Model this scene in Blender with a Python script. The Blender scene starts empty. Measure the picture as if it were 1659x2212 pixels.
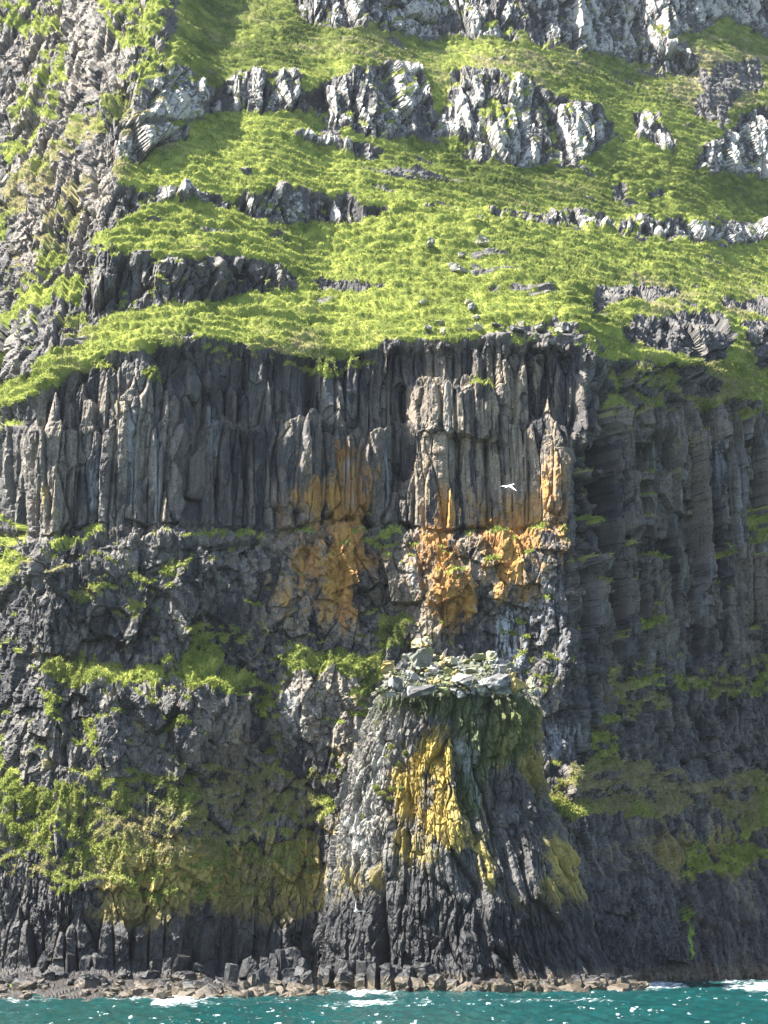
import bpy, bmesh, math, time
import numpy as np
from mathutils import Vector, Matrix, Euler

T0 = time.time()
F32 = np.float32
rng = np.random.default_rng(11)
S = bpy.context.scene
COL = S.collection

# ------------------------------------------------------------------ camera model
W_, H_ = 1659.0, 2212.0            # working pixel frame of the photograph
HFOV = math.radians(30.0)
FPX = W_ / 2 / math.tan(HFOV / 2)
CAM_H = 6.0
HORIZON = 2015.0
PITCH = math.atan((HORIZON - H_ / 2) / FPX)
CP, SP = math.cos(PITCH), math.sin(PITCH)

def ray(u, v):
    """x/y and z/y of the ray through photo pixel (u, v)"""
    a = u - W_ / 2; b = H_ / 2 - v
    dy = FPX * CP - b * SP
    return a / dy, (FPX * SP + b * CP) / dy

def at(u, v, Y):
    kx, kz = ray(u, v)
    return Vector((kx * Y, Y, CAM_H + kz * Y))

def project(x, y, z):
    zz = z - CAM_H
    f = y * CP + zz * SP
    b = -y * SP + zz * CP
    return W_ / 2 + FPX * x / f, H_ / 2 - FPX * b / f

# ------------------------------------------------------------------ noise
def _h(ix, iy, iz, seed):
    h = (ix.astype(np.uint32) * np.uint32(374761393) + iy.astype(np.uint32) * np.uint32(668265263)
         + iz.astype(np.uint32) * np.uint32(2246822519) + np.uint32((seed * 3266489917) & 0xffffffff))
    h = (h ^ (h >> np.uint32(13))) * np.uint32(1274126177)
    h = (h ^ (h >> np.uint32(16))) * np.uint32(2654435761)
    return h ^ (h >> np.uint32(15))

def _f(h):
    return (h & np.uint32(0xffffff)).astype(F32) / F32(0xffffff)

def rehash(h, k):
    z = np.zeros(1, np.int32)
    return _f(_h(h.astype(np.int64).astype(np.uint32), z, z, k))

def vnoise2(x, y, seed=0):
    xf = np.floor(x); yf = np.floor(y)
    ix = xf.astype(np.int64); iy = yf.astype(np.int64)
    fx = (x - xf).astype(F32); fy = (y - yf).astype(F32)
    fx = fx * fx * (3 - 2 * fx); fy = fy * fy * (3 - 2 * fy)
    z = np.zeros(1, np.int64)
    a = _f(_h(ix, iy, z, seed)); b = _f(_h(ix + 1, iy, z, seed))
    c = _f(_h(ix, iy + 1, z, seed)); d = _f(_h(ix + 1, iy + 1, z, seed))
    return ((a + (b - a) * fx) + ((c + (d - c) * fx) - (a + (b - a) * fx)) * fy) * 2 - 1

def vnoise3(x, y, z, seed=0):
    zf = np.floor(z); iz = zf.astype(np.int64); fz = (z - zf).astype(F32); fz = fz * fz * (3 - 2 * fz)
    xf = np.floor(x); yf = np.floor(y)
    ix = xf.astype(np.int64); iy = yf.astype(np.int64)
    fx = (x - xf).astype(F32); fy = (y - yf).astype(F32)
    fx = fx * fx * (3 - 2 * fx); fy = fy * fy * (3 - 2 * fy)
    r = []
    for k in (0, 1):
        a = _f(_h(ix, iy, iz + k, seed)); b = _f(_h(ix + 1, iy, iz + k, seed))
        c = _f(_h(ix, iy + 1, iz + k, seed)); d = _f(_h(ix + 1, iy + 1, iz + k, seed))
        p = a + (b - a) * fx; q = c + (d - c) * fx
        r.append(p + (q - p) * fy)
    return (r[0] + (r[1] - r[0]) * fz) * 2 - 1

def fbm2(x, y, seed=0, o=4):
    s = 0; a = 0.5; t = 0
    for i in range(o):
        s = s + a * vnoise2(x * 2.03 ** i + 7.3 * i, y * 2.03 ** i - 3.1 * i, seed + i); t += a; a *= .5
    return s / t

def fbm3(x, y, z, seed=0, o=4):
    s = 0; a = 0.5; t = 0
    for i in range(o):
        k = 2.03 ** i
        s = s + a * vnoise3(x * k + 5.1 * i, y * k, z * k - 2.7 * i, seed + i); t += a; a *= .5
    return s / t

def vor2(x, y, seed=0, jit=.9):
    xf = np.floor(x); yf = np.floor(y)
    ix = xf.astype(np.int64); iy = yf.astype(np.int64)
    z = np.zeros(1, np.int64)
    f1 = np.full(x.shape, 9., F32); f2 = np.full(x.shape, 9., F32)
    bid = np.zeros(x.shape, np.uint32); bx = np.zeros(x.shape, F32); by = np.zeros(x.shape, F32)
    for i in (-1, 0, 1):
        for j in (-1, 0, 1):
            h = _h(ix + i, iy + j, z, seed)
            dx = (x - (xf + i + .5 + jit * (_f(h) - .5))).astype(F32)
            dy = (y - (yf + j + .5 + jit * (_f(h >> np.uint32(8)) - .5))).astype(F32)
            d = dx * dx + dy * dy
            m = d < f1
            f2 = np.where(m, f1, np.minimum(f2, d))
            f1 = np.where(m, d, f1); bid = np.where(m, h, bid); bx = np.where(m, dx, bx); by = np.where(m, dy, by)
    return bid, bx, by, np.sqrt(f1), np.sqrt(f2)

def vor3(x, y, z, seed=0, jit=.9):
    xf = np.floor(x); yf = np.floor(y); zf = np.floor(z)
    ix = xf.astype(np.int64); iy = yf.astype(np.int64); iz = zf.astype(np.int64)
    f1 = np.full(x.shape, 9., F32); f2 = np.full(x.shape, 9., F32)
    bid = np.zeros(x.shape, np.uint32); B = [np.zeros(x.shape, F32) for _ in range(3)]
    for i in (-1, 0, 1):
        for j in (-1, 0, 1):
            for k in (-1, 0, 1):
                h = _h(ix + i, iy + j, iz + k, seed)
                dx = (x - (xf + i + .5 + jit * (_f(h) - .5))).astype(F32)
                dy = (y - (yf + j + .5 + jit * (_f(h >> np.uint32(5)) - .5))).astype(F32)
                dz = (z - (zf + k + .5 + jit * (_f(h >> np.uint32(8)) - .5))).astype(F32)
                d = dx * dx + dy * dy + dz * dz
                m = d < f1
                f2 = np.where(m, f1, np.minimum(f2, d))
                f1 = np.where(m, d, f1); bid = np.where(m, h, bid)
                B = [np.where(m, n, o) for n, o in zip((dx, dy, dz), B)]
    return bid, B, np.sqrt(f1), np.sqrt(f2)

def sstep(a, b, x):
    t = np.clip((x - a) / (b - a), 0, 1)
    return t * t * (3 - 2 * t)

def blur(a, ru, rv, n=3):
    """repeated box blur; ru across columns, rv across rows"""
    a = a.astype(np.float64)
    for _ in range(n):
        for ax, r in ((1, int(ru)), (0, int(rv))):
            if r < 1: continue
            pad = [(0, 0), (0, 0)]; pad[ax] = (r + 1, r)
            c = np.cumsum(np.pad(a, pad, mode='edge'), axis=ax)
            k = 2 * r + 1
            a = (c[:, k:] - c[:, :-k]) / k if ax == 1 else (c[k:] - c[:-k]) / k
    return a.astype(F32)

# ------------------------------------------------------------------ coarse layout maps (4 px cells)
CU0, CV0, CST = -620.0, -760.0, 4.0
NCU, NCV = int((2300 - CU0) / CST), int((2280 - CV0) / CST)
cu = CU0 + CST * np.arange(NCU); cv = CV0 + CST * np.arange(NCV)
CUU, CVV = np.meshgrid(cu, cv)

def poly(s):
    return np.array([[float(t) for t in p.split(',')] for p in s.split()])

def fill(pts):
    """inside test of a polygon over the coarse map"""
    out = np.zeros(CUU.shape, bool)
    i0 = max(0, int((pts[:, 0].min() - CU0) / CST) - 1); i1 = min(NCU, int((pts[:, 0].max() - CU0) / CST) + 2)
    j0 = max(0, int((pts[:, 1].min() - CV0) / CST) - 1); j1 = min(NCV, int((pts[:, 1].max() - CV0) / CST) + 2)
    if i1 <= i0 or j1 <= j0: return out
    x = CUU[j0:j1, i0:i1]; y = CVV[j0:j1, i0:i1]; c = np.zeros(x.shape, bool)
    q = pts[-1]
    for p in pts:
        if p[1] != q[1]:
            c ^= ((p[1] > y) != (q[1] > y)) & (x < (q[0] - p[0]) * (y - p[1]) / (q[1] - p[1]) + p[0])
        q = p
    out[j0:j1, i0:i1] = c
    return out

def polys(*ss, r=2):
    m = np.zeros(CUU.shape, F32)
    for s in ss:
        val = 1.0
        if '@' in s: s, val = s.split('@'); val = float(val)
        m = np.maximum(m, fill(poly(s)) * F32(val))
    return blur(m, r, r, 2) if r else m

def sample(m, u, v):
    x = np.clip((u - CU0) / CST, 0, NCU - 1.001); y = np.clip((v - CV0) / CST, 0, NCV - 1.001)
    i = x.astype(np.int32); j = y.astype(np.int32); fx = (x - i).astype(F32); fy = (y - j).astype(F32)
    return (m[j, i] * (1 - fx) + m[j, i + 1] * fx) * (1 - fy) + (m[j + 1, i] * (1 - fx) + m[j + 1, i + 1] * fx) * fy

# outcrops among the upper grass: (polygon, label)
OUTCROPS = [
 ("612,-60 640,20 660,60 720,70 800,66 850,78 930,92 1000,90 1060,86 1120,92 1124,40 1100,-10 1090,-80", "pale knobbly crag at the top edge above the big columned crag"),
 ("1096,-90 1100,30 1130,70 1170,115 1210,100 1230,120 1300,122 1390,140 1420,130 1440,95 1500,75 1560,40 1600,-90", "dark grey crag with a white streak at the top edge"),
 ("1530,0 1560,35 1600,60 1640,75 1800,110 1800,-120 1560,-120", "white blotched crag in the top right corner"),
 ("1378,125 1410,100 1440,98 1480,110 1505,140 1512,170 1450,168 1405,158", "small pale outcrop with four lobes below the dark top crag"),
 ("225,285 215,230 250,210 280,170 320,140 380,150 420,180 440,210 436,265 400,270 350,275 300,280", "pale rounded columns with a dark block at the left end of the upper grass"),
 ("250,300 300,285 400,285 395,300 380,310 330,325 310,355 260,350 245,340", "small pale ledge blocks under the rounded columns"),
 ("440,205 470,195 520,170 560,165 600,160 640,170 660,215 690,235 690,260 640,248 560,248 500,250 450,250", "low grey crag between the rounded columns and the big columned crag"),
 ("690,255 650,210 700,190 730,165 790,150 850,145 900,150 950,185 975,165 1000,160 1060,160 1140,175 1180,205 1230,225 1290,235 1320,270 1318,310 1280,330 1240,360 1180,362 1130,370 1060,362 1010,355 980,340 900,320 820,305 760,290 700,275", "largest grey columned crag with white lichen in the upper grass"),
 ("690,300 740,310 800,315 822,330 815,348 760,340 700,325 640,318 600,280 625,290", "thin broken ledge of pale blocks under the big columned crag"),
 ("1365,255 1400,248 1425,260 1420,300 1440,300 1460,310 1455,330 1420,325 1405,322 1398,300 1370,302", "pair of slim white rocks in grass right of the big columned crag"),
 ("1500,360 1520,310 1555,300 1590,275 1630,290 1720,320 1800,360 1800,440 1720,420 1640,400 1600,385 1560,375 1530,380", "white blotched column crag at the right edge of the upper grass"),
 ("300,425 330,415 400,412 420,430 450,425 500,440 500,455 455,448 420,452 360,450 310,448", "short row of pale blocks at the left end of the lower rock band"),
 ("500,440 560,425 600,405 640,415 690,425 720,440 800,455 850,460 800,480 740,490 660,490 590,488 540,475", "low grey rock band between two bright grass slopes"),
 ("1040,455 1090,460 1120,470 1180,470 1230,455 1300,465 1330,490 1290,500 1230,488 1180,490 1120,480 1060,475", "broken row of white rocks in the lower band, left of the long rock wall"),
 ("1325,510 1340,475 1400,470 1440,480 1500,475 1560,490 1620,480 1660,490 1800,500 1800,545 1660,528 1600,535 1540,535 1480,525 1420,520", "long low wall of white blotched rocks at the right edge above the brightest grass"),
 ("1310,415 1340,405 1355,420 1345,435 1320,432", "small dark stone outcrop in dark grass above the long rock wall"),
 ("1395,420 1420,415 1440,425 1430,436 1400,434", "small pale stone outcrop in dark grass above the long rock wall"),
 ("185,665 180,600 190,550 230,545 300,575 380,575 450,570 500,560 560,575 605,600 612,630 560,640 480,640 420,655 330,665 250,672", "dark brown earth bank under the bright grass lip"),
 ("1640,240 1600,250 1590,290 1640,300 1800,300 1800,220", "speckled grey rock at the right edge under the upper crag"),
 ("1490,250 1500,150 1640,130 1660,200 1600,215 1560,280@0.45", ""),
]
OUT_ID = np.full(CUU.shape, -1, np.int16)
OUT_M = np.zeros(CUU.shape, F32)
for k, (s, lab) in enumerate(OUTCROPS):
    val = 1.0
    if '@' in s: s, val = s.split('@'); val = float(val)
    m = fill(poly(s))
    if lab: OUT_ID[m] = k
    OUT_M = np.maximum(OUT_M, m * F32(val))
# grow ids a little, so that noise-warped rims keep their outcrop
for _ in range(5):
    for ax, sh in ((0, 1), (0, -1), (1, 1), (1, -1)):
        r = np.roll(OUT_ID, sh, ax)
        OUT_ID = np.where((OUT_ID < 0) & (r >= 0), r, OUT_ID)
for s in ("900,140 972,140 978,190 950,262 925,240", "835,300 900,296 1005,312 1010,336 900,334", "1130,300 1180,306 1170,318 1130,312", "560,150 600,150 590,200 570,190"):
    OUT_M = np.where(fill(poly(s)), OUT_M * .25, OUT_M)
OUT_S = blur(OUT_M, 1, 1, 2)

# grass of the upper hill and on the ledges below it; @ gives how dense it grows
HILL = polys("380,-900 2300,-900 2300,900 1659,890 1600,860 1540,885 1480,870 1440,800 1385,785 1350,800 1310,790 1288,775 1240,748 1100,742 1060,735 960,740 860,748 800,765 720,780 640,775 560,760 480,748 400,738 330,765 250,770 200,790 120,835 70,860 0,890 -620,1100 -620,1020 0,840 60,820 130,745 230,690 330,668 420,660 560,645 640,635 640,600 560,570 500,556 450,566 380,570 300,568 230,540 190,545 205,530 245,500 300,460 300,410 262,408 240,370 270,300 240,240 330,200 360,150 375,90 380,0", r=1)
SCAR = polys("1280,620 1360,622 1420,620 1470,628 1465,645 1400,650 1300,665 1275,660",
             "1560,640 1600,650 1659,645 1800,650 1800,690 1620,680 1560,665",
             "1330,725 1380,680 1430,690 1490,670 1560,680 1585,740 1560,780 1520,790 1440,770 1380,750@0.9",
             "1390,830 1430,800 1520,800 1560,840 1520,870 1460,850@0.8", "1590,700 1659,690 1900,700 1900,800 1640,800@0.6",
             "640,610 720,600 800,612 860,640 780,640 700,625@0.6", "1270,640 1300,640 1300,690 1270,690@0.8",
             "1040,700 1100,690 1160,700 1200,690 1240,715 1180,725 1080,720@0.45",
             "820,745 900,735 1000,742 1060,740 1060,775 960,765 850,775@0.9", "380,720 430,722 430,735 380,732@.7", r=1)
LEDGE = polys(
 "-620,500 -300,430 0,420 100,330 180,240 300,130 380,60 400,130 330,190 250,270 150,340 60,440 0,510 -620,640@0.62",
 "0,560 90,520 150,400 210,380 150,560 60,640 0,650@0.5", "0,0 60,0 150,20 100,90 0,60@0.45", "200,0 380,0 330,120 260,110@0.5", "100,90 160,100 120,260 60,330 0,400 0,300@.48",
 "20,665 60,625 120,615 175,590 180,640 110,655 40,690 -30,700@0.9", "120,700 185,665 180,685 140,705@0.9", "-60,760 20,770 20,800 -60,800@0.9",
 "285,822 305,795 330,788 360,824 320,828@0.95", "420,740 560,745 680,760 800,770 840,790 790,795 700,830 640,800 560,775 470,790 430,780@0.76",
 "200,790 245,770 240,800 210,810@0.9", "-20,840 60,840 60,900 20,940 -20,930@0.6", "800,780 830,775 830,800 805,808@0.8", "1010,818 1040,808 1078,822 1060,832@0.85",
 "1290,780 1440,790 1480,850 1440,890 1350,905 1345,960 1295,940@0.60", "1480,880 1560,880 1545,895 1480,900@.7", "1330,990 1400,960 1400,985 1340,1005@0.6", "1580,890 1659,870 1700,905 1600,910@0.9",
 "-200,1190 0,1180 60,1195 92,1205 70,1245 0,1285 -200,1300@0.97", "85,1190 130,1165 225,1150 280,1150 170,1172 110,1200@0.9", "0,1120 50,1090 60,1160 10,1180@.8",
 "340,1210 390,1205 425,1212 395,1225 410,1240 340,1245@0.8", "130,1290 160,1270 225,1262 250,1275 205,1305 150,1310@0.85", "240,1310 290,1300 340,1310 280,1335 230,1330@.7", "200,1230 300,1235 380,1260 300,1290 210,1275@0.55",
 "95,1440 150,1395 190,1420 260,1432 300,1440 380,1428 430,1440 500,1432 525,1470 440,1485 380,1455 300,1475 215,1482 165,1490 100,1465@0.92",
 "390,1360 440,1345 580,1362 570,1390 500,1400 470,1440 380,1440 400,1400@0.72", "410,1440 520,1440 560,1460 510,1510 430,1490@0.8",
 "600,1420 640,1405 740,1410 830,1420 830,1480 790,1500 800,1560 750,1550 770,1470 700,1445 620,1452@0.9", "540,1470 600,1480 605,1610 580,1640 560,1560 540,1530@0.75",
 "165,1540 205,1555 200,1640 225,1700 190,1690 180,1610@0.8", "95,1500 130,1480 130,1560 110,1560@.6", "320,1440 330,1440 328,1540 315,1540@.9", "340,1550 400,1530 420,1570 360,1580@0.62",
 "812,1335 850,1322 880,1330 878,1400 820,1412@0.98", "-200,1600 10,1620 35,1690 110,1712 160,1690 240,1680 330,1668 400,1650 480,1640 560,1650 640,1662 745,1675 735,1730 700,1780 600,1775 500,1792 420,1805 300,1835 260,1890 190,1880 100,1850 0,1830 -200,1830@0.62", "-200,1620 10,1620 35,1690 110,1712 200,1690 320,1690 260,1840 190,1870 100,1850 0,1830 -200,1830@.72",
 "200,1860 300,1840 420,1810 520,1800 680,1790 690,1900 560,1940 300,1950 200,1920@0.5",
 "0,1840 100,1850 200,1870 200,1930 120,1940 60,1900 0,1900@0.5",
 "1185,1690 1230,1670 1290,1640 1400,1650 1500,1692 1659,1660 1900,1660 1900,1770 1620,1790 1500,1750 1400,1775 1290,1762 1230,1782 1190,1750@0.68",
 "1310,1440 1380,1430 1460,1445 1530,1455 1600,1425 1659,1412 1800,1412 1800,1490 1560,1512 1440,1500 1430,1530 1350,1562 1315,1500@0.66",
 "1350,1365 1370,1340 1440,1332 1425,1360@0.9", "1285,1540 1330,1555 1312,1640 1272,1640@0.75", "1600,1175 1625,1090 1700,1080 1700,1180@0.8", "1490,1150 1570,1155 1560,1170 1500,1168@0.7", "1245,1100 1292,1140 1258,1152@0.85",
 "1360,1150 1400,1170 1370,1190@.6", "1540,1180 1580,1200 1550,1215@.7", "1250,970 1310,960 1300,1000 1255,990@.6", "540,1090 580,1085 575,1105@.75", "1160,1480 1190,1450 1200,1490 1170,1510@.6",
 "780,1155 860,1140 880,1165 820,1200@.5", "1450,1830 1540,1810 1560,1900 1480,1900@.42", "1550,1800 1659,1790 1659,1860 1580,1900@.42", r=1)
# colour fields
ORANGE = blur(polys("560,900 700,900 830,930 840,1340 700,1400 560,1330@.30", "860,1050 1240,1040 1245,1300 1080,1310 1020,1390 900,1330@.34", "640,1060 740,960 800,1000 832,1105 770,1112 700,1122 650,1112@0.8", "700,1130 765,1140 775,1200 745,1335 700,1335 680,1262 640,1262 650,1200", "610,1250 640,1245 640,1262 612,1262", "720,1272 795,1282 775,1345 720,1342", "780,1180 806,1182 806,1225 780,1225",
 "880,1180 960,1140 1000,1165 990,1240 1040,1290 1030,1300 990,1312 910,1282 905,1240", "1030,1110 1140,1120 1162,1232 1085,1285 1055,1270 1045,1200@0.85", "900,1070 1020,1060 1000,1122 905,1132@0.75", "1178,960 1225,970 1205,1112 1178,1112@0.7",
 "1215,1345 1240,1350 1245,1450 1250,1560 1228,1560 1232,1430@0.75", "555,1200 620,1240 605,1312 565,1312@0.8", "985,1310 1010,1315 1015,1370 990,1380", "690,1340 730,1340 725,1400 700,1400@0.7", "745,930 800,940 800,1000 760,1000@0.6", "1200,1130 1250,1140 1245,1260 1210,1240@.6", "690,910 740,900 745,1000 700,1000@.45",
 "470,1838 520,1835 575,1850 575,1880 510,1875@0.9", "380,1830 420,1850 420,1900 390,1880@.4", "700,1690 745,1640 740,1660@.6", r=2), 6, 7, 2)
OCHRE = polys("200,1790 420,1800 560,1830 690,1790 700,1960 600,2010 460,1960 340,2015 200,1995@0.85", "690,1680 720,1780 700,1960 660,1960@.5", "1400,1790 1560,1780 1659,1800 1640,1860 1560,1920 1440,1890@.62", "1300,1780 1400,1780 1440,1850 1330,1850@.4", r=5)
TAN = polys("1290,880 1700,880 1700,1130 1600,1180 1330,1150@.45", "1290,1150 1700,1180 1700,1420 1290,1420@.25", "840,760 1240,760 1240,1130 840,1130@.95", "1330,1180 1420,1170 1400,1420 1330,1420@.5", "1560,1180 1700,1180 1700,1420 1560,1420@.6", "1290,930 1340,940 1340,1100 1290,1100@.5", "540,900 830,930 830,1130 1240,1130 1250,900 1100,800 900,790 890,920@0.8", "550,1130 830,1130 880,1140 1160,1130 1200,1300 1050,1320 1020,1400 860,1400 830,1300 800,1400 560,1400@0.75", "120,820 400,830 560,900 540,1130 60,1160 20,900@0.42", "600,1420 770,1420 780,1680 420,1690 420,1480 600,1440@0.35", "1440,900 1659,900 1659,1200 1440,1160@.35", "0,0 330,0 330,250 180,600 0,650@0.45", r=8)
PALE = polys("0,880 110,880 250,1140 0,1180@0.35", "-300,-300 330,-100 330,250 200,560 0,650 -300,650@0.5", "600,1440 770,1440 775,1560 620,1570@0.62", "420,1480 470,1480 470,1560 430,1560@.7", "900,800 1080,800 1090,920 950,900@.4", "100,1280 240,1320 180,1500 100,1480@.5", r=5)
STREAK = polys("1390,1000 1398,1000 1398,1140 1390,1140", "1436,900 1446,900 1446,1060 1438,1060@.8", "1505,1180 1515,1180 1512,1330 1505,1330@.8", "1590,960 1600,960 1600,1180 1592,1180@.9", "1340,1250 1352,1250 1350,1420 1342,1420@.7", "1600,1260 1612,1260 1610,1400 1602,1400@.8", "1350,940 1362,940 1360,1120 1350,1120@.8", "1415,960 1425,960 1425,1120 1415,1120@.8", "1460,1000 1476,1000 1470,1150 1462,1150@.7", "1300,1180 1310,1180 1310,1300 1302,1300@.7", "960,770 975,770 975,1000 962,1000@.5", "640,800 655,800 655,960 642,960@.6", "700,800 712,800 712,950 702,950@.6", "330,880 345,880 345,1120 335,1120@.6", "275,880 290,880 290,1100 278,1100@.6", "830,930 852,930 850,1130 835,1130", "742,990 762,990 760,1100 748,1100", "880,1200 900,1200 898,1275 882,1265", "1065,1320 1150,1300 1130,1460 1070,1440", "1165,1230 1225,1230 1240,1400 1190,1480 1160,1400@0.4", "1606,930 1618,930 1616,990 1608,990", "1570,1000 1582,1000 1580,1150 1572,1150", "1648,1180 1662,1180 1662,1360 1652,1360", "1530,960 1560,960 1550,1140 1535,1140@0.7",
 "440,880 470,880 475,1000 450,1000@.7", "190,950 215,950 215,1100 195,1100@.6", "1270,1230 1320,1230 1310,1330 1280,1330@0.6", "1490,1340 1500,1340 1500,1400 1490,1400", "1430,1370 1445,1370 1440,1420 1432,1420", "1165,1560 1260,1560 1260,1640 1180,1640@.6", "590,1480 660,1490 650,1600 600,1560@0.4", "1640,950 1700,950 1700,1150 1650,1150@.8", r=1)
ALGAE = .75 * polys("1478,1950 1486,1950 1500,2000 1512,2055 1496,2082 1484,2078 1490,2040", "20,2105 32,2105 30,2140 18,2140", "1520,2045 1535,2050 1530,2060", "1465,2065 1480,2075 1470,2080", r=1)
DULL = polys("380,-200 1120,-200 1130,80 960,110 860,140 780,100 640,180 560,170 430,200 400,120@.75", "900,375 1100,372 1700,400 1700,470 1330,450 1050,440 900,410@.8", "1130,60 2000,60 2000,300 1320,250 1150,170@.75", "1060,510 1330,520 1500,540 1659,560 1659,600 1300,600 1100,560@.35", "640,1650 760,1640 760,1700 640,1700@.4", "330,1640 450,1640 480,1740 360,1760@.7", "810,1320 880,1320 880,1420 810,1420", "700,1410 830,1410 830,1560 700,1480@.8", "480,1355 580,1360 570,1400 480,1390@.7", "900,300 1050,320 1200,375 1659,300 1659,450 1050,450 820,400 700,330@0.6", "1300,160 1659,200 1659,330 1300,230@.5", "1050,500 1350,520 1350,640 1150,690 1000,600@0.35", "1230,1090 1300,1160 1240,1160@.7", "1300,1640 1420,1640 1400,1700 1300,1700@.5", "1350,1340 1440,1330 1430,1370@.6", "300,1860 420,1850 440,1960 320,1940@.6", r=8)  # areas where the grass is a darker, duller green
DRY = polys("430,-100 1100,-100 1130,60 1350,130 1659,100 2000,100 2000,-300 430,-300@.6", "900,100 1350,160 1500,300 1659,330 1659,130 1300,60@.35", "0,380 400,100 400,260 150,500 0,650@0.8", "380,0 1130,0 1300,250 700,190 500,160@0.4", "1400,160 1659,130 1659,300 1400,260@0.6", "1290,600 1659,600 1659,900 1290,900@0.55", "300,740 900,730 850,800 300,790@0.85", "60,1150 1000,1150 900,1500 60,1500@0.35", "330,1640 760,1640 760,1950 200,1950@0.6", "-300,1640 330,1640 200,1950 -300,1950@.5", "1180,1640 1659,1640 1659,1800 1180,1800@0.85", "1240,900 1700,900 1700,1570 1240,1570@0.45", "1100,440 1330,430 1330,480 1100,500@.5", "1300,820 1560,820 1560,900 1300,960@.7", "100,690 260,660 160,850 0,900@0.6", r=10)

# ------------------------------------------------------------------ cliff base surface
def curve(xs, ys, x): return np.interp(x, xs, ys).astype(F32)

Y0 = curve([-620, -200, 0, 250, 400, 520, 700, 1000, 1240, 1330, 1500, 1659, 2300], [186, 172, 166, 168, 171, 175, 179, 182, 182, 186, 193, 200, 228], cu)
kx_c, kz_c = ray(CUU, CVV)
grassy = np.maximum(HILL * (1 - SCAR) * (1 - OUT_S), sstep(.55, .95, LEDGE))
# slope (rise over run) by zone
slope = np.full(CUU.shape, 7.0, F32)
slope = np.where(CVV > 1160, 4.6, slope)
slope = np.where(CVV > 1650, 2.2, slope)
slope = np.where(CVV > 1800, 3.6, slope)
slope = np.where(CVV > 2010, 9.0, slope)
slope = np.where((CVV > 790) & (CVV < 1130), 16.0, slope)
slope = np.where(CVV < 760, 3.4, slope)
head_c = polys('-620,-800 380,-800 370,100 250,280 250,400 200,560 190,690 60,850 -620,1050', r=10)
slope = slope * (1 - head_c) + np.where(CVV < 560, 1.45, np.where(CVV < 740, 1.6, 3.0)) * head_c
ls = np.log(slope)
g_s = np.log(np.where(CVV < 560, 1.16 + .10 * sstep(200, -300, CVV), np.where(CVV < 900, 1.02, np.where(CVV > 1600, 1.75, 1.6))))
ls = ls * (1 - grassy) + g_s * grassy
ls = np.where(CVV > 2060, ls, blur(ls, 12, 1, 2))
slope = np.exp(ls)
Yb = np.zeros(CUU.shape, F32)
Y = Y0.astype(np.float64).copy(); prev = None
for j in range(NCV - 1, -1, -1):
    t = kz_c[j]
    if prev is not None:
        under = CAM_H + Y * t < -.5
        dY = Y * (t - prev) / np.maximum(slope[j] - t, np.where(cv[j] > 2060, .09, .22))
        Y = np.where(under, Y, Y + dY)
    prev = t
    Yb[j] = Y
# buttress plan: the right side falls back into a gully, the left side turns away
ur = curve([-800, 0, 150, 300, 450, 560, 640, 740, 1000, 1140, 1400, 1640, 2150], [560, 690, 770, 860, 930, 1080, 1210, 1285, 1246, 1238, 1232, 1220, 1330], cv)[:, None]
ur = ur + 55 * fbm2(CUU * 0 + 3.3, CVV / 65., 5, 5) * sstep(760, 860, CVV)
du = np.maximum(CUU - ur, 0)
lowf = sstep(600, 740, CVV)
up_r = 85 * np.tanh(du * .125 / 85)
lo_r = (7 * (.35 * sstep(0, 30, CUU - ur) + .3 * sstep(35, 70, CUU - ur) + .35 * sstep(90, 190, CUU - ur + 30 * fbm2(CUU * 0 + 9.3, CVV / 40., 6, 4))) + 9 * np.tanh(du * .016 / 9)) * sstep(2090, 1700, CVV)
R = up_r * (1 - lowf) + lo_r * lowf
ul = curve([-800, 0, 200, 400, 560, 700, 860, 1150, 1450, 1700, 2200], [420, 390, 300, 255, 205, 150, 70, 110, 100, 30, 0], cv)[:, None]
dl = np.maximum(ul - CUU, 0)
R = R + 36 * np.tanh(dl * (.05 + .05 * sstep(500, 700, CVV)) / 36) * sstep(2000, 1600, CVV) * (1 - .6 * sstep(1150, 1500, CVV))
R = R + 75 * np.tanh(np.maximum(-60 - CUU, 0) * .22 / 75)
# vertical-ish bays and ribs of the whole face
R = R + 2.6 * fbm2(CUU / 170., CVV / 900., 21, 3) * sstep(700, 820, CVV)
# an overhung seam between the two tiers, and the ledge beneath it
seam = 1145 - 6 * np.sin(CUU / 90.) + 26 * fbm2(CUU / 85., CUU * 0 + 4, 88, 4) + 25 * sstep(300, 60, CUU)
R = R - 1.6 * sstep(seam + 2, seam + 8, CVV) * sstep(1260, 1230, CUU) * (1 - sstep(seam + 60, seam + 260, CVV))
R = R + 2.0 * np.exp(-((CVV - seam) / 5) ** 2) * sstep(1240, 1200, CUU)
PROUD = polys("890,815 1080,825 1090,930 1040,945 900,930@1", "560,940 700,900 810,960 800,1100 580,1100@.6", "1180,950 1225,960 1215,1115 1180,1110@1", "120,1000 260,990 250,1130 130,1140@.5", "910,1240 1000,1230 1020,1300 960,1330 915,1290@.8", "1215,1330 1245,1340 1235,1420@.8", "240,860 300,850 300,930 250,930@.5", "1440,900 1480,900 1480,1000 1440,1000@.6", r=2)
DOME = polys("620,1440 770,1430 775,1680 690,1670 610,1560", "420,1470 520,1480 510,1640 430,1640@.7", "190,1480 300,1480 330,1660 200,1680@.6", "340,1500 420,1490 420,1650 345,1650@.5", r=7)
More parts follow.
